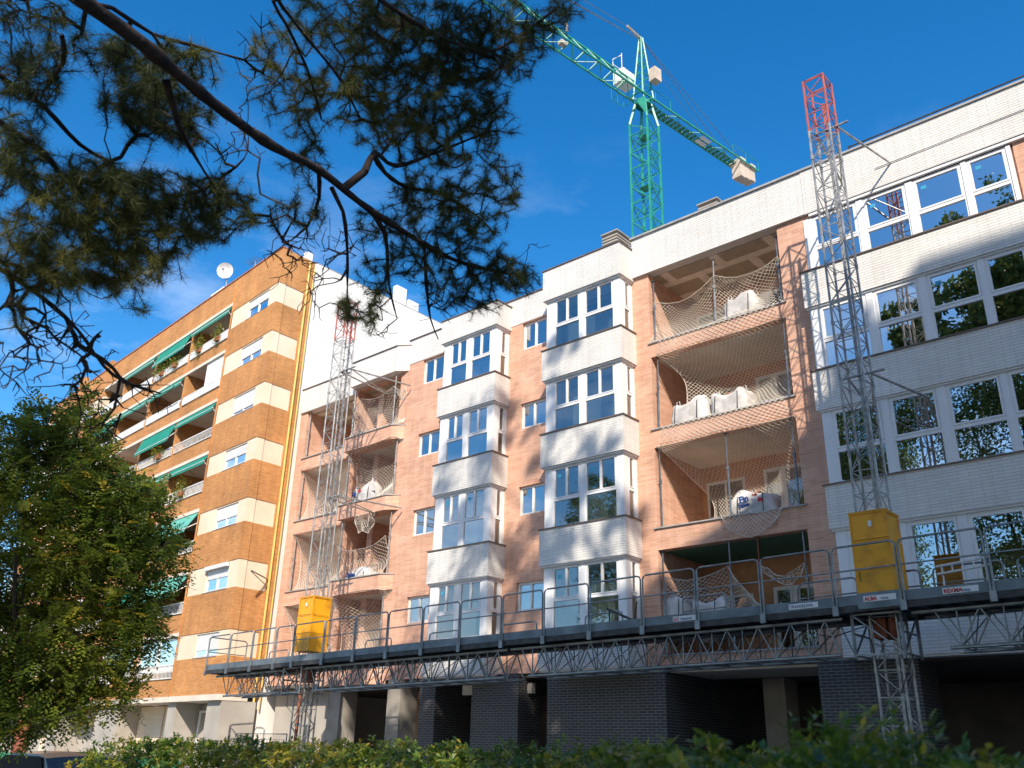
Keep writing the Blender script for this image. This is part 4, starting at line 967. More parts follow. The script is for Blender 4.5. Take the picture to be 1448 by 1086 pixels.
text_mesh('as', .17, (-10.60, yt, 8.06), (1, 0, .14), (-.14, -.1, 1), 'print_red', 'print', pb, .004, .01)
text_mesh('llneas', .12, (-10.96, yt, 7.83), (1, 0, .14), (-.14, -.1, 1), 'print_blue', 'print', pb, .004, .008)
text_mesh('de', .15, (-10.46, yt, 7.93), (1, 0, .14), (-.14, -.1, 1), 'print_red', 'print', pb, .004, .01)
bag('grey-white heaped sack at the left of the lowest, green-ceilinged right balcony', -13.3, .5, 4.6, 1.1, .8, 1.15, 8)
bag('slumped pale sack beside the heaped one in the lowest, green-ceilinged right balcony', -12.3, .6, 4.6, 1.2, .8, 1.0, 9, -.08)
b2 = bag('white sack with a peaked flap and print, second balcony of the left stack', -26.9, .22, 10.16, 1.35, .5, 1.0, 10)
m = MB(); m.add([(-26.6, 0.0, 10.9), (-26.15, 0, 10.85), (-26.45, .1, 11.5), (-26.4, .25, 10.9)], [(0, 1, 2), (1, 3, 2), (3, 0, 2)]); m.build('flap', 'bag_fabric', b2)
text_mesh('Lin', .2, (-27.4, -.09, 10.8), (1, 0, 0), (0, 0, 1), 'print_blue', 'print', b2, .004, .012); text_mesh('as', .2, (-27.05, -.09, 10.9), (1, 0, 0), (0, 0, 1), 'print_red', 'print', b2, .004, .012)
b3 = bag('low white sack with blue print on the third balcony of the left stack', -26.8, .25, 7.21, 1.5, .5, .68, 12)
text_mesh('Finlas', .22, (-27.3, -.05, 7.64), (1, 0, 0), (0, -.2, 1), 'print_blue', 'print', b3, .004, .012)
# ------------------------------------------------------------------ balcony plants on the orange building
def plant(label, u, i, seed, wd=.6, hang=.4, flower=False):
    r = np.random.default_rng(seed); c = np.array(TO(u, .08, RT[i]-.1)); n = 420
    t = thing('potted_plant', label, 'plant', tuple(c), 'plants on the balconies of the orange building')
    m = MB(); m.box(c[0]-.17, c[0]+.17, c[1]-.12, c[1]+.1, c[2]-.28, c[2]-.04); m.build('pot', 'terracotta', t)
    C = r.normal(size=(n, 3))*np.array([wd*.45, .12, hang*.5])+np.array([0, -.08, .05]); D = unit(r.normal(size=(n, 3))+np.array([0, -.3, .2])); Nn = unit(r.normal(size=(n, 3)))
    V, F, T = leaves(C, D, Nn, r.uniform(.06, .13, n), r.uniform(.03, .05, n), r.random(n)*(.9 if not flower else 1)); me = np_mesh('foliage', V, F, T); link(me, 'foliage', 'leaf_hedge', t)
plant('bushy green plant hanging on the top floor railing under the long green awning', 10.2, 0, 1, 1.1)
plant('second trailing plant beside the bushy one on the same top floor railing', 11.9, 0, 2, .9)
plant('upright leafy plant on the white railing nearest the brick corner, top floor', 5.4, 0, 3, .4, .6)
plant('trailing plant in a hanging pot on the middle of the first top floor railing', 7.4, 0, 4, .4, .6)
plant('yellow-green plant behind the white railing two floors above the shop level', 6.2, 4, 5, .8, .5)
plant('green plant on the fourth railing down beside the first awning', 6.6, 3, 6, .6, .6)
plant('reddish planter hanging below the green roller awning, third floor from top', 10.2, 2, 7, .8, .4, True)

# ------------------------------------------------------------------ foliage generators
def grow(nodes, par, dirs, targets, step, sagk=.0, wig=.25, order=None):
    """attach every target to the nearest existing node with a curved twig; returns node arrays and the tip index of each target"""
    NN = [np.array(p) for p in nodes]; PA = list(par); DI = [np.array(d) for d in dirs]
    cap = len(NN)+len(targets)*16; A = np.zeros((cap, 3)); A[:len(NN)] = NN; cnt = len(NN); DD = np.zeros((cap, 3)); DD[:cnt] = DI
    base = A[:cnt].copy()
    d0 = np.array([np.min(np.linalg.norm(base-t, axis=1)) for t in targets]); idx = np.argsort(d0); tips = np.zeros(len(targets), int)
    for ti in idx:
        t = targets[ti]; rel = t-A[:cnt]; ds = np.linalg.norm(rel, axis=1)
        cosv = (rel*DD[:cnt]).sum(1)/np.maximum(ds, 1e-6)
        cost = ds*(1.25-.35*cosv); k = int(np.argmin(cost)); L = ds[k]
        if L < 1e-3: tips[ti] = k; continue
        n = min(14, max(1, int(L/step))); p0 = A[k]; m1 = p0+DD[k]*L*.35; 
        off = rng.normal(size=3)*L*wig*.4; prev = k
        for q in range(1, n+1):
            f = q/n; p = (1-f)**2*p0+2*f*(1-f)*(m1+off*.5)+f*f*t
            if q < n: p = p+rng.normal(size=3)*step*wig*.35
            p[2] -= sagk*L*math.sin(math.pi*f)
            A[cnt] = p; DD[cnt] = unit((p-A[prev])[None])[0]; PA.append(prev); prev = cnt; cnt += 1
        tips[ti] = prev
    return A[:cnt], np.array(PA), DD[:cnt], tips
def limb_nodes(limbs, step):
    nodes = []; par = []; dirs = []; rad = []
    for pts, r0, r1 in limbs:
        P = [np.array(p, float) for p in pts]; seg = [np.linalg.norm(P[i+1]-P[i]) for i in range(len(P)-1)]; tot = sum(seg); first = True; acc = 0; fr = -1
        for i in range(len(P)-1):
            n = max(1, int(seg[i]/step))
            for q in range(n+(1 if i == len(P)-2 else 0)):
                f = q/n; a = P[max(i-1, 0)]; b = P[i]; c = P[i+1]; d = P[min(i+2, len(P)-1)]
                p = .5*((2*b)+(-a+c)*f+(2*a-5*b+4*c-d)*f*f+(-a+3*b-3*c+d)*f**3)
                nodes.append(p); par.append(-1 if fr < 0 else fr); fr = len(nodes)-1
                dirs.append((c-b)/max(seg[i], 1e-6)); rad.append(r0+(r1-r0)*(acc+seg[i]*f)/tot)
            acc += seg[i]
    return nodes, par, dirs, rad
def skin(A, PA, n0, rad0, tipr, nseg, expo=2.3):
    """radii by the pipe model; limbs keep theirs"""
    n = len(A); w = np.full(n, 0.0); ch = np.zeros(n)
    for i in range(n): 
        if PA[i] >= 0: ch[PA[i]] += 1
    w[ch == 0] = tipr**expo
    for i in range(n-1, n0-1, -1):
        if w[i] == 0: w[i] = tipr**expo
        if PA[i] >= n0: w[PA[i]] += w[i]
    r = w**(1/expo); r[:n0] = rad0
    e = [i for i in range(n) if PA[i] >= 0]; e = np.array(e); p = PA[e]
    r1 = r[e]; r0 = np.where((p < n0) & (e >= n0), np.minimum(r[p], r1*1.25), r[p])
    return e, p, r0, r1
def tuft_needles(C, D, per, length, width, spread=.9):
    n = len(C)*per; c = np.repeat(C, per, 0); d = np.repeat(D, per, 0)
    c = c-d*rng.uniform(0, .10, n)[:, None]
    nd = unit(d*rng.uniform(.15, 1.1, n)[:, None]+rdir(n)*spread+np.array([0, 0, -.12])); L = length*rng.uniform(.7, 1.15, n)[:, None]
    s = unit(np.cross(nd, rdir(n)))*width/2; mid = c+nd*L*.55+np.array([0, 0, .004])
    V = np.stack([c-s, c+s, c+nd*L], 1).reshape(-1, 3); return V, np.arange(n*3).reshape(-1, 3)

# ------------------------------------------------------------------ pine whose branches hang into the view
PINE_LIMBS={'A': [(-3.39, -20.54, 4.64), (-3.54, -20.27, 4.7), (-3.66, -19.92, 4.76), (-3.91, -19.4, 4.87), (-4.11, -18.89, 4.98), (-4.28, -18.44, 5.14), (-4.44, -17.89, 5.19), (-4.58, -17.21, 5.27), (-4.68, -16.72, 5.37), (-4.71, -16.08, 5.55)], 'B': [(-3.95, -20.55, 4.25), (-4.12, -20.3, 4.29), (-4.35, -20.02, 4.39), (-4.61, -19.76, 4.44), (-4.72, -19.59, 4.75)], 'B2': [(-4.04, -20.58, 4.48), (-4.18, -20.34, 4.57), (-4.41, -20.07, 4.69), (-4.66, -19.77, 4.74), (-4.87, -19.5, 4.86)], 'D': [(-4.59, -20.28, 3.87), (-4.74, -19.96, 3.87), (-4.98, -19.66, 3.91), (-5.22, -19.35, 3.9), (-5.56, -18.95, 3.83), (-5.97, -18.42, 3.97)], 'E': [(-4.7, -20.34, 4.53), (-4.78, -20.02, 4.48), (-4.94, -19.72, 4.47), (-5.07, -19.41, 4.49)], 'F': [(-4.02, -20.32, 5.1), (-4.04, -20.07, 5.15), (-4.08, -19.96, 5.23), (-4.19, -19.69, 5.32), (-4.32, -19.41, 5.52), (-4.46, -18.99, 5.78)], 'G': [(-3.49, -19.44, 5.61), (-3.72, -19.25, 5.6), (-3.87, -19.06, 5.66), (-4.03, -18.84, 5.68), (-4.19, -18.65, 5.71), (-4.4, -18.39, 5.64)], 'H': [(-3.69, -19.56, 5.76), (-3.83, -19.12, 5.72), (-4.02, -18.79, 5.81), (-4.2, -18.42, 5.87), (-4.42, -18.05, 5.86)], 'I': [(-4.37, -18.17, 5.17), (-4.29, -18.06, 5.34), (-4.32, -17.97, 5.57), (-4.45, -17.66, 5.69), (-4.37, -17.32, 5.98), (-4.24, -16.98, 6.29)], 'J': [(-4.33, -17.96, 5.55), (-4.46, -17.75, 5.58), (-4.58, -17.43, 5.68), (-4.6, -17.04, 5.83), (-4.68, -16.5, 5.9), (-4.69, -16.31, 5.85)], 'K': [(-3.65, -19.38, 6.0), (-3.63, -18.89, 6.06), (-3.72, -18.3, 6.22), (-3.78, -17.78, 6.4), (-3.78, -17.33, 6.65), (-3.54, -16.85, 7.3)], 'M': [(-4.28, -18.44, 5.14), (-4.49, -18.27, 5.1), (-4.68, -18.21, 4.98), (-4.96, -18.19, 4.95)], 'N': [(-4.44, -17.89, 5.19), (-4.56, -17.62, 5.16), (-4.8, -17.35, 4.94), (-4.98, -17.09, 4.79)], 'Q': [(-4.34, -18.28, 5.11), (-4.42, -18.11, 5.04), (-4.65, -17.87, 4.9), (-4.93, -17.62, 4.63)], 'S': [(-4.58, -17.21, 5.27), (-4.74, -17.02, 5.06), (-4.93, -16.78, 4.9), (-5.07, -16.55, 4.84)], 'V': [(-3.91, -19.67, 4.84), (-4.05, -19.51, 4.75), (-4.23, -19.33, 4.76), (-4.4, -19.08, 4.73)], 'W': [(-3.74, -20.24, 4.62), (-3.95, -20.15, 4.65), (-4.22, -20.13, 4.63)], 'W2': [(-3.6, -20.2, 4.78), (-3.68, -20.17, 5.13)]}
PINE_BLOBS=[(-4.16, -20.24, 4.86, 0.27, 0.2, 60), (-4.45, -19.58, 5.12, 0.32, 0.22, 170), (-4.55, -19.35, 5.12, 0.3, 0.18, 120), (-4.4, -19.39, 5.44, 0.25, 0.15, 50), (-4.33, -19.82, 5.15, 0.24, 0.14, 40), (-4.53, -19.93, 4.28, 0.36, 0.18, 90), (-4.65, -19.58, 4.52, 0.38, 0.21, 150), (-4.76, -19.16, 4.72, 0.38, 0.2, 170), (-4.8, -18.77, 4.92, 0.24, 0.24, 90), (-4.78, -19.36, 4.4, 0.44, 0.17, 170), (-4.63, -19.83, 4.04, 0.31, 0.2, 130), (-4.83, -19.34, 4.22, 0.39, 0.13, 130), (-4.73, -19.68, 3.91, 0.25, 0.11, 60), (-4.86, -18.85, 4.68, 0.16, 0.13, 40), (-4.19, -18.37, 6.38, 0.46, 0.29, 190), (-4.07, -17.88, 6.63, 0.54, 0.33, 260), (-3.89, -17.31, 6.88, 0.44, 0.38, 230), (-4.13, -17.36, 6.52, 0.47, 0.31, 210), (-4.29, -17.79, 6.28, 0.48, 0.3, 200), (-4.41, -18.2, 6.01, 0.32, 0.29, 90), (-4.17, -16.98, 6.39, 0.29, 0.25, 80), (-4.37, -17.48, 6.12, 0.33, 0.21, 110), (-4.46, -17.82, 5.96, 0.27, 0.21, 60), (-3.52, -16.78, 7.28, 0.2, 0.17, 35), (-3.7, -16.89, 7.07, 0.2, 0.23, 40), (-3.91, -16.94, 6.79, 0.16, 0.19, 20), (-4.43, -17.1, 5.96, 0.5, 0.25, 120), (-4.33, -16.61, 6.01, 0.22, 0.26, 60), (-4.58, -17.09, 5.66, 0.46, 0.25, 130), (-4.73, -17.39, 5.4, 0.36, 0.21, 70), (-4.58, -16.72, 5.57, 0.34, 0.22, 90), (-4.78, -17.1, 5.24, 0.3, 0.18, 60), (-4.58, -16.35, 5.4, 0.29, 0.19, 80), (-4.51, -16.11, 5.41, 0.21, 0.16, 45), (-4.72, -16.41, 5.12, 0.25, 0.11, 35), (-5.02, -17.56, 4.68, 0.13, 0.14, 22), (-4.9, -17.38, 4.99, 0.21, 0.24, 45), (-5.0, -17.36, 4.7, 0.15, 0.15, 22), (-4.75, -16.73, 5.19, 0.28, 0.19, 60), (-4.51, -18.47, 5.76, 0.22, 0.33, 60), (-4.49, -18.77, 5.68, 0.16, 0.27, 20), (-4.33, -18.81, 5.98, 0.22, 0.27, 35), (-4.67, -18.31, 5.45, 0.22, 0.17, 25), (-4.82, -18.39, 5.06, 0.22, 0.16, 20), (-4.8, -18.12, 5.19, 0.17, 0.14, 15), (-4.26, -20.21, 4.6, 0.18, 0.26, 60), (-4.37, -20.15, 4.35, 0.13, 0.18, 40), (-4.95, -19.12, 4.05, 0.06, 0.04, 6), (-4.87, -19.32, 4.09, 0.19, 0.07, 25), (-4.69, -19.83, 3.66, 0.13, 0.09, 8)]
PINE_BARE=[(-4.78, -19.68, 3.63, 0.26, 0.26, 55), (-4.96, -19.36, 3.4, 0.27, 0.18, 40), (-4.77, -19.74, 3.4, 0.15, 0.21, 35), (-5.06, -19.12, 3.28, 0.14, 0.14, 20), (-4.94, -18.09, 4.84, 0.26, 0.21, 35), (-5.0, -17.22, 4.69, 0.17, 0.17, 15), (-4.84, -16.79, 5.0, 0.26, 0.23, 20), (-4.4, -18.85, 5.82, 0.26, 0.36, 35), (-4.66, -18.91, 5.22, 0.3, 0.3, 40), (-4.98, -17.98, 4.73, 0.27, 0.21, 20), (-4.08, -20.35, 4.89, 0.25, 0.13, 40), (-5.03, -17.87, 4.62, 0.16, 0.16, 12), (-4.21, -20.25, 4.68, 0.21, 0.25, 40), (-4.87, -17.92, 5.07, 0.32, 0.22, 45), (-4.92, -19.39, 3.64, 0.22, 0.18, 30), (-5.1, -18.9, 3.58, 0.19, 0.14, 20), (-4.37, -16.09, 5.69, 0.12, 0.12, 5)]

PINE = thing('pine_tree', 'dark pine whose long needled branches hang across the sky at upper left', 'tree', (-2.6, -24.6, 0))
pb_ = Vector(PINE.location)
rads = dict(A=(.058, .015), B=(.032, .012), B2=(.026, .01), D=(.034, .007), E=(.026, .01), F=(.026, .008), G=(.026, .008), H=(.02, .008), I=(.026, .007), J=(.02, .008), K=(.04, .01), M=(.016, .005), N=(.02, .005), Q=(.018, .005), S=(.016, .005), V=(.02, .006), W=(.014, .006), W2=(.02, .01))
trunk_pt = (-2.75, -24.0, 4.3)
limbs = []
for k, pts in PINE_LIMBS.items():
    P = list(pts)
    if k in 'ABDEK' or k in ('B2', 'F', 'G', 'H'):
        z0 = P[0]; P = [(-2.7, -24.2, z0[2]+.1 if z0[2] < 5.5 else 6.2), ((z0[0]-2.7)/2-.1, (z0[1]-24.0)/2, z0[2]+.15)]+P
    limbs.append((P, *rads[k]))
nd, pr, dr, rd = limb_nodes(limbs, .11)
T_ = []; 
for (x, y, z, rx, rz, n) in PINE_BLOBS:
    n = int(n*1.15); c = np.array((x, y, z)); q = rdir(n)*(rng.random(n)**(1/2.4))[:, None]
    vdir = unit((c-np.array(CAM))[None])[0]; side = unit(np.cross(vdir, [0, 0, 1.])[None])[0]; upv = np.cross(side, vdir)
    T_.append(c+q[:, :1]*side*rx+q[:, 1:2]*upv*rz+q[:, 2:3]*vdir*max(rx, .45)*1.1)
nt_ = sum(len(t) for t in T_)
for (x, y, z, rx, rz, n) in PINE_BARE:
    n = int(n*1.9)
    c = np.array((x, y, z)); q = rdir(n)*(rng.random(n)**.5)[:, None]
    vdir = unit((c-np.array(CAM))[None])[0]; side = unit(np.cross(vdir, [0, 0, 1.])[None])[0]; upv = np.cross(side, vdir)
    T_.append(c+q[:, :1]*side*rx+q[:, 1:2]*upv*rz+q[:, 2:3]*vdir*.3)
T_ = np.concatenate(T_)
A, PA, DD, tips = grow(nd, pr, dr, T_, .07, sagk=.06, wig=.5)
n0 = len(nd); e, p, r0, r1 = skin(A, PA, n0, np.array(rd), .0026, 5)
big = np.maximum(r0, r1) > .008
O_ = np.array(pb_)
V, F = prisms(A[p[~big]], A[e[~big]], r0[~big], r1[~big], 3); link(np_mesh('twigs', V-O_, F), 'twigs', 'bark_dark', PINE)
jit = 1+.12*rng.normal(size=len(A)); V, F = prisms(A[p[big]], A[e[big]], r0[big]*jit[p[big]], r1[big]*jit[e[big]], 9); link(np_mesh('limbs', V-O_, F), 'limbs', 'bark_pine', PINE, smooth=True)
tp = A[tips[:nt_]]; td = DD[tips[:nt_]]
# extra tufts a little way back along each twig
bk = PA[tips[:nt_]]; ok = bk >= n0; tp2 = A[bk[ok]]; td2 = DD[bk[ok]]
sel = rng.random(len(tp2)) < .55; tp = np.concatenate([tp, tp2[sel]]); td = np.concatenate([td, td2[sel]])
V, F = tuft_needles(tp, td, 44, .086, .0024)
tint = np.repeat(np.clip(.30+.22*np.sin(tp[:, 0]*2.3+tp[:, 2]*3)+.16*rng.normal(size=len(tp)), 0, 1), 44*3)
link(np_mesh('needles', V-O_, F, tint, 3), 'needles', 'needles', PINE)
m = MB(); m.tube([(-2.6, -24.7, 0), (-2.65, -24.5, 3), (-2.7, -24.2, 5.5), (-2.4, -24, 9), (-1.4, -23.6, 13), (-.6, -23.2, 16)], .24, 12, .09); m.build('trunk', 'bark_pine', PINE, smooth=True)
def cloud(centers, n, leaf, tint_hi=1., fill=.35):
    """leaf clumps in a set of ellipsoids (x, y, z, rx, ry, rz)"""
    Cs = []
    vol = np.array([c[3]*c[4]*c[5] for c in centers]); vol = vol/vol.sum()
    for c, f in zip(centers, vol):
        k = int(n*f); nc = max(4, k//60); cc = rdir(nc)*(rng.random(nc)**(1/3)*.5+.5)[:, None]; cc = cc*np.array(c[3:6])+np.array(c[:3])
        j = rng.integers(0, nc, k); Cs.append(cc[j]+rng.normal(size=(k, 3))*fill*min(c[3:6])*.35)
    C = np.concatenate(Cs); D = rdir(len(C)); Nn = rdir(len(C))
    return leaves(C, D, Nn, rng.uniform(.7, 1.3, len(C))*leaf, rng.uniform(.7, 1.2, len(C))*leaf*.6, rng.random(len(C))*tint_hi)
V, F, T = cloud([(-.5, -23.5, 15, 4.2, 4, 3.2), (-4, -24, 12.5, 2.6, 3, 2), (2.0, -25, 12.8, 3, 3, 2.2)], 4500, .22); link(np_mesh('crown', V-O_, F, T), 'crown', 'needles', PINE)

# ------------------------------------------------------------------ tall trees and the block across the street: they shade the facade and show in the glass
def shade_tree(name, label, base, blobs, n, leaf, limbs_, group=None, mat='leaf_street', r=.3):
    t = thing(name, label, 'tree', base, group); b = np.array(base)
    m = MB(); ztop = max(c[2] for c in blobs); x, y = base[0], base[1]
    cxm = np.mean([c[0] for c in blobs]); cym = np.mean([c[1] for c in blobs])
    zf = min(c[2]-c[5] for c in blobs)
    m.tube([(x, y, 0), (x+.1, y+.1, zf*.5), (x+(cxm-x)*.3, y+(cym-y)*.3, zf), (cxm, cym, (zf+ztop)/2)], r, 10, r*.4); m.build('trunk', 'bark_dark', t, smooth=True)
    m = MB()
    for c in blobs: m.tube([(x+(cxm-x)*.25, y+(cym-y)*.25, zf*.9), ((x+c[0])/2, (y+c[1])/2, (zf+c[2])/2+.5), (c[0], c[1], c[2])], r*.4, 6, r*.08)
    m.build('limbs', 'bark_dark', t, smooth=True)
    V, F, T = cloud(blobs, n, leaf); link(np_mesh('crown', V-b, F, T), 'crown', mat, t); return t
S_ = np.array(tuple(sdir))
def at(xf, zf, t): q = np.array([xf, -.3, zf])+S_*t; return q
def blob(xf, zf, t, r, rz=None): q = at(xf, zf, t); return (*q, r, r*.9, rz or r*.8)
shade_tree('street_tree', 'very tall leafy tree beside the camera whose crown dapples the lower left facade', (2.2, -24.2, 0),
   [blob(-24.0, .2, 31, 2.6), blob(-20.5, 1.0, 31, 2.7), blob(-17.0, 1.2, 31, 2.8), blob(-27.2, .6, 32, 1.5)], 15000, .34, None)
shade_tree('street_tree', 'tall thin-crowned tree near the camera casting loose leaf shade on the bays', (5.0, -20.4, 0),
   [blob(-21.5, 6.2, 33, 2.2), blob(-18.2, 8.2, 33, 2.0), blob(-16.0, 6.0, 33, 1.9), blob(-20.2, 11.2, 34, 1.9, 1.5), blob(-17.5, 12.2, 34, 1.5, 1.0), blob(-24.5, 5.0, 33, 1.6), blob(-15.5, 9.4, 34, 1.1)], 7500, .23, None)
OP = thing('apartment_building', 'tall unseen block across the street behind the camera, shaped to shade the right side', 'building', (25, -27, 0))  # out of view; roof edge and thin depth shaped for the shade it casts
m = MB(); m.prism([(5.4, 0), (5.5, 30.6), (6.9, 31.9), (9.0, 32.9), (10.6, 34.4), (11.7, 35.1), (13.3, 36.9), (14.4, 38.0), (52, 38.6), (52, 0)], -28, -24); m.build('wall', 'facade_far', OP)
m = MB(); m.prism([(12.55, 36.2), (12.5, 37.35), (13.3, 37.45), (13.35, 36.2)], -24.9, -24.1); m.build('chimney', 'facade_far', OP)  # box added for the small bump in the block's cast shade
# trees opposite, seen only as reflections in the big windows
base_blobs = [(-10, -29, 17, 3.4, 3.4, 3.4), (-7.2, -30, 20.3, 3.0, 3.0, 2.8), (-12.4, -30, 21.0, 2.8, 2.8, 2.6), (-9.5, -31, 24.0, 2.6, 2.6, 2.3), (-10, -29.5, 13, 3.6, 3.4, 2.6), (-10.5, -29, 9.5, 3.4, 3, 2.4)]
RTREE = shade_tree('plane_tree', 'leafy plane tree standing across the street directly behind the camera', (-10, -29.5, 0), base_blobs, 42000, .2, None, 'trees across the street')
for (x, y, sc, rz, lab) in ((-18.5, -31, .92, 1.3, 'shorter plane tree across the street, left of the tallest one'), (-3.2, -32.5, .98, 2.4, 'broad plane tree across the street nearest the shading block'), (-27, -30, .8, 3.6, 'low plane tree across the street in front of the far left houses'), (-36, -31, .78, 4.4, 'farthest plane tree across the street at the left end of the row')):
    o = RTREE.copy(); col.objects.link(o); o.location = (x, y, 0); o.scale = (sc, sc, sc); o.rotation_euler = (0, 0, rz); o['label'] = lab
    for ch in RTREE.children:
        c_ = ch.copy(); col.objects.link(c_); c_.parent = o

# ------------------------------------------------------------------ leafy tree at the left
LT = thing('robinia_tree', 'leafy green tree with drooping feathery leaves in front of the orange building at left', 'tree', (-13.3, -16.1, 0))
lb = np.array((-13.3, -16.1, 0.))
limbs = [([(-13.55, -16.45, 0), (-13.5, -16.38, 1.2), (-13.38, -16.2, 2.2), (-13.2, -16.1, 3.4), (-13.1, -16.2, 4.9), (-13.0, -16.3, 6.0)], .13, .03),
 ([(-13.28, -16.05, 2.2), (-12.95, -15.5, 2.9), (-12.6, -15.1, 3.7), (-12.4, -14.9, 4.6)], .07, .02), ([(-13.28, -16.05, 2.3), (-13.6, -16.9, 3.1), (-13.7, -17.3, 4.4), (-13.6, -17.4, 5.4)], .07, .02),
 ([(-13.25, -16.05, 2.8), (-13.6, -15.4, 3.5), (-13.9, -15.0, 4.6)], .06, .02), ([(-13.28, -16.05, 1.9), (-12.9, -15.4, 2.2), (-12.6, -14.9, 2.25)], .05, .015), ([(-13.25, -16.1, 2.5), (-12.8, -16.6, 3.1), (-12.4, -16.9, 3.8)], .05, .02)]
nd, pr, dr, rd = limb_nodes(limbs, .15)
def lt_targets():
    out = []
    def s(px, py, t, rx, rz, n, dep=.9):
        v = (fw*F_PX + r2*(px-724) - u2*(py-543)).normalized(); c = np.array(CAM+v*t); q = rdir(n)*(rng.random(n)**(1/2.6))[:, None]
        vd = np.array(v); side = unit(np.cross(vd, [0, 0, 1.])[None])[0]; upv = np.cross(side, vd); out.append(c+q[:, :1]*side*rx+q[:, 1:2]*upv*rz+q[:, 2:3]*vd*dep)
    return out, s
#LT_BLOBS
LTB = [((-12.9, -16.0, 2.0), .6, .3, 120), ((-13.1, -16.4, 1.75), .35, .25, 50), ((-13.35, -17.1, 5.2), .55, .7, 170), ((-13.2, -16.7, 5.75), .45, .55, 110), ((-12.95, -16.3, 5.75), .4, .5, 90), ((-13.0, -16.3, 4.9), .85, .7, 300), ((-12.75, -15.8, 5.2), .5, .6, 130),
 ((-12.55, -15.4, 4.6), .8, .75, 300), ((-12.35, -15.0, 4.9), .45, .45, 110), ((-12.2, -14.8, 4.1), .65, .6, 200), ((-13.2, -16.7, 3.9), .95, .8, 360), ((-12.6, -15.6, 3.7), .95, .8, 360), ((-12.2, -14.8, 3.2), .6, .5, 170),
 ((-13.2, -16.5, 2.9), .85, .65, 280), ((-12.6, -15.5, 2.8), .9, .6, 300), ((-12.7, -15.5, 2.15), .55, .35, 120), ((-12.3, -14.85, 2.35), .42, .35, 70), ((-13.3, -16.6, 2.25), .5, .35, 100), ((-14.2, -17.2, 4.2), .8, 1.2, 240), ((-13.0, -16.2, 6.25), .18, .32, 22), ((-12.7, -15.85, 5.95), .16, .3, 20)]
T_ = []
for c, r_, rz_, n in LTB:
    c = np.array(c, float); k_ = max(0, min(1, (c[0]+13.3)/1.0)); c[:2] -= .30*k_; r_ *= 1-.12*k_; n = int(n*.84)
    q = rdir(n)*(rng.random(n)**(1/2.5))[:, None]; T_.append(np.array(c)+q*np.array([r_, r_, rz_]))
T_ = np.concatenate(T_); A, PA, DD, tips = grow(nd, pr, dr, T_, .13, sagk=.02, wig=.4)
n0 = len(nd); e, p, r0, r1 = skin(A, PA, n0, np.array(rd), .003, 5); V, F = prisms(A[p], A[e], r0, r1, 5); link(np_mesh('branches', V-lb, F), 'branches', 'bark_dark', LT, smooth=True)
# pinnate leaves: a drooping rachis with paired leaflets
tp = A[tips]; td = unit(DD[tips]*.7+np.array([0, 0, .25])+rng.normal(size=tp.shape)*.35)
per = 3; base = np.repeat(tp, per, 0); rd_ = unit(np.repeat(td, per, 0)*.6+rdir(len(base))*.8+np.array([0, 0, -.1])); nl = 11
C = []; D = []; Nn = []; TI = []
tn = np.repeat(np.clip(.36+.12*rng.normal(size=len(tp))+.16*np.sin(tp[:, 1]*2.2+tp[:, 2]*1.7), 0, 1), per)
yel = rng.random(len(base)) < .04; tn[yel] = 1
A1, B1 = frame_axes(rd_)
for k in range(nl):
    f = (k+1)/nl; L = .24; c = base+rd_*L*f-np.array([0, 0, 1])*(.10*f*f); sgn = 1 if k % 2 else -1
    d = unit(A1*sgn+rd_*.5-np.array([0, 0, .35])) if k < nl-1 else rd_
    C.append(c); D.append(d); Nn.append(unit(B1+rng.normal(size=B1.shape)*.25)); TI.append(tn+rng.normal(size=len(tn))*.05)
C = np.concatenate(C); D = np.concatenate(D); Nn = np.concatenate(Nn); TI = np.clip(np.concatenate(TI), 0, 1)
V, F, T = leaves(C, D, Nn, rng.uniform(.055, .085, len(C)), rng.uniform(.025, .038, len(C)), TI); link(np_mesh('leaves', V-lb, F, T), 'leaves', 'leaf_robinia', LT)

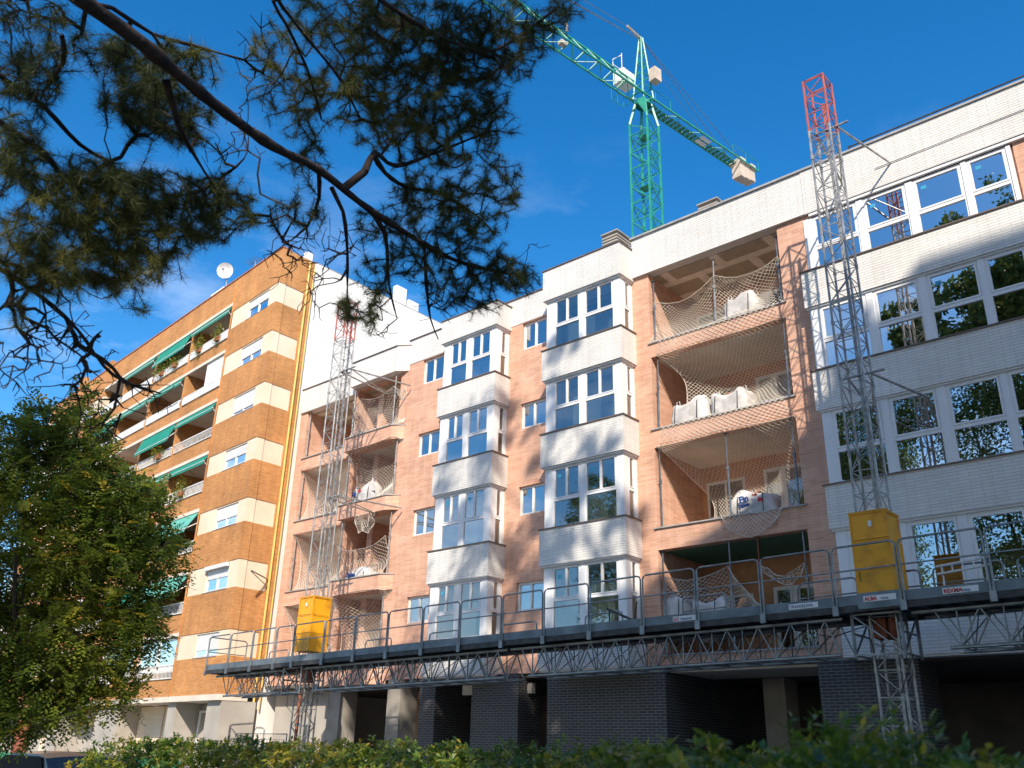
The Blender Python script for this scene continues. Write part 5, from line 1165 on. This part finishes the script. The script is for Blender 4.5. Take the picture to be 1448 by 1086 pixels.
# ------------------------------------------------------------------ hedges
def hedge(label, x0, x1, y0, y1, zt, n, L, tint0, seed, left_round=True, ztf=lambda x: 0):
    r = np.random.default_rng(seed)
    t = thing('hedge', label, 'hedge', ((x0+x1)/2, (y0+y1)/2, .12)); b = np.array(tuple(t.location))
    # rosettes of leaves on and in the clipped volume
    k = n//9; q = np.stack([r.uniform(x0, x1, k), r.uniform(y0, y1, k), zt-np.abs(r.normal(size=k))*.16], 1)
    q[:, 2] += ztf(q[:, 0])+.03*np.sin(q[:, 0]*5.3)+.025*np.sin(q[:, 0]*11+q[:, 1]*7)+.02*np.sin(q[:, 0]*23)
    face = r.random(k) < .55; q[face, 1] = np.where(r.random(face.sum()) < .75, y0, y1)+r.normal(size=face.sum())*.05; q[face, 2] -= r.uniform(0, .75, face.sum())
    if left_round:
        dx = np.clip((x0+.5-q[:, 0])/.5, 0, 1); q[:, 2] -= .28*dx**2
    sh = (r.random(k) < .03) & ~face; q[sh, 2] += r.uniform(.02, .09, sh.sum())
    ax = unit(np.stack([r.normal(size=k)*.35, np.where(face, -.8, 0)+r.normal(size=k)*.35, np.full(k, 1.)], 1))
    C = np.repeat(q, 9, 0); AX = np.repeat(ax, 9, 0); m_ = len(C); rd__ = unit(r.normal(size=(m_, 3))); rd__ = unit(rd__-AX*(rd__*AX).sum(1)[:, None]); el = r.uniform(.1, 1.2, m_)[:, None]
    D = unit(rd__+AX*el); Nn = unit(AX-rd__*el*.6+r.normal(size=(m_, 3))*.15); C = C+AX*r.uniform(-.03, .015, m_)[:, None]
    ti = np.clip(np.repeat(r.beta(2, 4, k)*.9+tint0+.12*np.sin(q[:, 0]*1.7), 9)+r.normal(size=m_)*.07, 0, 1)
    V, F, T = leaves(C, D, Nn, r.uniform(.7, 1.25, m_)*L, r.uniform(.8, 1.2, m_)*L*.42, ti); link(np_mesh('leaves', V-b, F, T), 'leaves', 'leaf_hedge', t)
    k = 900; a = np.stack([r.uniform(x0+.1, x1, k), r.uniform(y0+.1, y1-.1, k), r.uniform(.3, zt-.6, k)], 1); d = unit(r.normal(size=(k, 3))*.5+np.array([0, 0, 1])); V, F = prisms(a, a+d*r.uniform(.2, .5, k)[:, None], np.full(k, .006), np.full(k, .003), 3); link(np_mesh('stems', V-b, F), 'stems', 'bark_dark', t)
    c = MB(); c.box(x0+.35, x1, y0+.22, y1-.22, .13, zt-.32); c.build('inner_twigs', 'bark_dark', t)
hedge('long clipped green hedge with yellowing tips along the street in the lower middle', -9.7, 4.0, -16.9, -16.0, 1.63, 90000, .05, .2, 5)
hedge('near blurred dark green hedge at lower right in front of the clipped one', -1.75, 5.0, -19.5, -18.9, 1.61, 120000, .032, .2, 6, ztf=lambda x: .025*np.clip(x+1.2, 0, 2))

# ------------------------------------------------------------------ street bits at far left
gb = thing('barrier_screen', 'low green mesh barrier along the pavement under the tree at far left', 'barrier', (-38, -4, 0))
m = MB(); n = 60
for i in range(n):
    xa, xb = -48+18*i/n, -48+18*(i+1)/n; ya, yb = -4+.05*math.sin(xa*3), -4+.05*math.sin(xb*3); m.quad((xa, ya, .2), (xb, yb, .2), (xb, yb+.03, 1.16+.03*math.sin(xb*1.3)), (xa, ya+.03, 1.16+.03*math.sin(xa*1.3)))
m.build('mesh_sheet', 'tarp_green', gb)
m = MB()
for i in range(10): m.tube([(-48+2*i, -3.93, .14), (-48+2*i, -3.93, 1.25)], .025, 5)
m.build('post', 'galvanised', gb)
pl = thing('advertising_column', 'reddish brown street column beyond the trunk at far left', 'column', (-41.3, -5.0, .14))
m = MB(); m.tube([(-41.3, -5, .14), (-41.3, -5, 2.9)], .32, 14); m.build('shaft', 'rust_red', pl, smooth=True)
m = MB(); m.tube([(-41.3, -5, 2.901), (-41.3, -5, 3.0), (-41.3, -5, 3.2)], .38, 14, .1); m.build('cap', 'red_paint', pl, smooth=True)
car = thing('parked_car', 'dark parked car of which only the roof shows at the bottom left corner', 'car', (-19.3, -12.9, 0))
def car_profile(xs):
    return xs
m = MB(); Lc = 4.3
prof = [(-2.15, .35), (-2.15, .75), (-1.95, .85), (-1.2, .95), (-.55, 1.38), (-.2, 1.45), (.9, 1.45), (1.3, 1.38), (1.85, 1.0), (2.1, .92), (2.15, .4)]
ny = 9
vs = []; 
for j in range(ny):
    v = -1+2*j/(ny-1); 
    for (x, z) in prof:
        tuck = 1-.14*max(0, (z-.9))/.55 if z > .9 else 1; vs.append((-19.3+x, -12.9+v*.86*tuck, z-(.05*v*v if z > 1.3 else 0)))
k = len(prof); fs = [(j*k+i, j*k+i+1, (j+1)*k+i+1, (j+1)*k+i) for j in range(ny-1) for i in range(k-1)]+[tuple(range(k)), tuple((ny-1)*k+i for i in range(k-1, -1, -1))]
m.add(vs, fs); m.build('body', 'car_paint', car, smooth=False)
for s in (-1, 1):
    m = MB(); yy = -12.9+s*.80; m.add([(-19.3-1.05, yy, 1.0), (-19.3+1.6, yy, 1.0), (-19.3+1.15, yy-.075*s, 1.36), (-19.3-.5, yy-.075*s, 1.36)], [(0, 1, 2, 3)]); 
    m.v = [(x, y+s*.06, z) for x, y, z in m.v]; m.build('side_window', 'dark_void', car)
    for x in (-1.35, 1.35):
        m = MB(); m.tube([(-19.3+x, -12.9+s*.68, .33), (-19.3+x, -12.9+s*.9, .33)], .33, 18); m.build('wheel', 'tyre', car)
FT = shade_tree('street_tree', 'distant small tree beyond the end of the orange building', (-66, -3, 0), [(-66, -3, 4.2, 2.2, 2.2, 1.8), (-67, -2, 5.5, 1.6, 1.6, 1.4), (-64.5, -3.5, 3.6, 1.4, 1.4, 1.1)], 3500, .28, None, mat='leaf_robinia')
fb = thing('house', 'distant pale house beyond the end of the street at far left', 'house', (-95, 5, 0))
m = MB(); m.box(-100, -88, -6, 8, 0, 7); m.build('wall', 'facade_far', fb)
m = MB(); m.prism([(-100.5, 7), (-94, 9.4), (-87.5, 7)], -6.5, 8.5); m.build('roof', 'terracotta', fb)
m = MB()
for y in (-4, -1, 2): m.box(-87.99, -87.95, y, y+1.1, 4.2, 5.6); m.box(-87.99, -87.95, y, y+1.1, 1.2, 2.8)
m.splits('window', 'dark_void', fb)
# site clutter on the ground floor edge, left of the mast
sg = thing('site_fence', 'wire mesh site fence below the left end of the platform', 'fence', (-30.5, -.8, .14))
m = MB(); m.tube([(-32.2, -.8, .15), (-32.2, -.8, 2.1), (-28.9, -.8, 2.1), (-28.9, -.8, .15)], .025, 6)
m.build('frame', 'galvanised', sg)
m = MB()
for i in range(1, 32): m.tube([(-32.2+.103*i, -.8, .2), (-32.2+.103*i, -.8, 2.1)], .006, 3)
for i in range(1, 12): m.tube([(-32.2, -.8, .15+.16*i), (-28.9, -.8, .15+.16*i)], .006, 3)
m.build('mesh_panel', 'galvanised', sg)
rp_ = thing('drain_pipe', 'rusty red vertical pipe beside the grey ground floor wall under the platform', 'pipe', (-29.2, -.2, .14))
m = MB(); m.tube([(-29.2, -.2, .15), (-29.2, -.2, 3.6)], .06, 8); m.build('pipe', 'rust_red', rp_); m = MB(); m.tube([(-29.2, -.2, 2.4), (-29.2, -.2, 2.5)], .085, 8); m.build('pipe_clamp', 'dark_steel', rp_)
sp = thing('work_light', 'small work light on a thin stand inside the dark ground floor', 'work light', (-24.2+1.0-1.5, 2.6, .14))
m = MB(); m.tube([(-24.7, 2.6, .15), (-24.7, 2.6, 2.7)], .02, 6); m.tube([(-24.7, 2.6, .4), (-25.1, 2.4, .15)], .015, 5); m.tube([(-24.7, 2.6, .4), (-24.3, 2.4, .15)], .015, 5); m.build('stand', 'galvanised', sp)
m = MB(); m.box(-25.15, -24.85, 2.5, 2.6, 2.6, 2.8); m.box(-24.6, -24.3, 2.5, 2.6, 2.6, 2.8); m.tube([(-25.0, 2.56, 2.7), (-24.4, 2.56, 2.7)], .015, 5); m.build('lamp_head', 'grey_trim', sp)
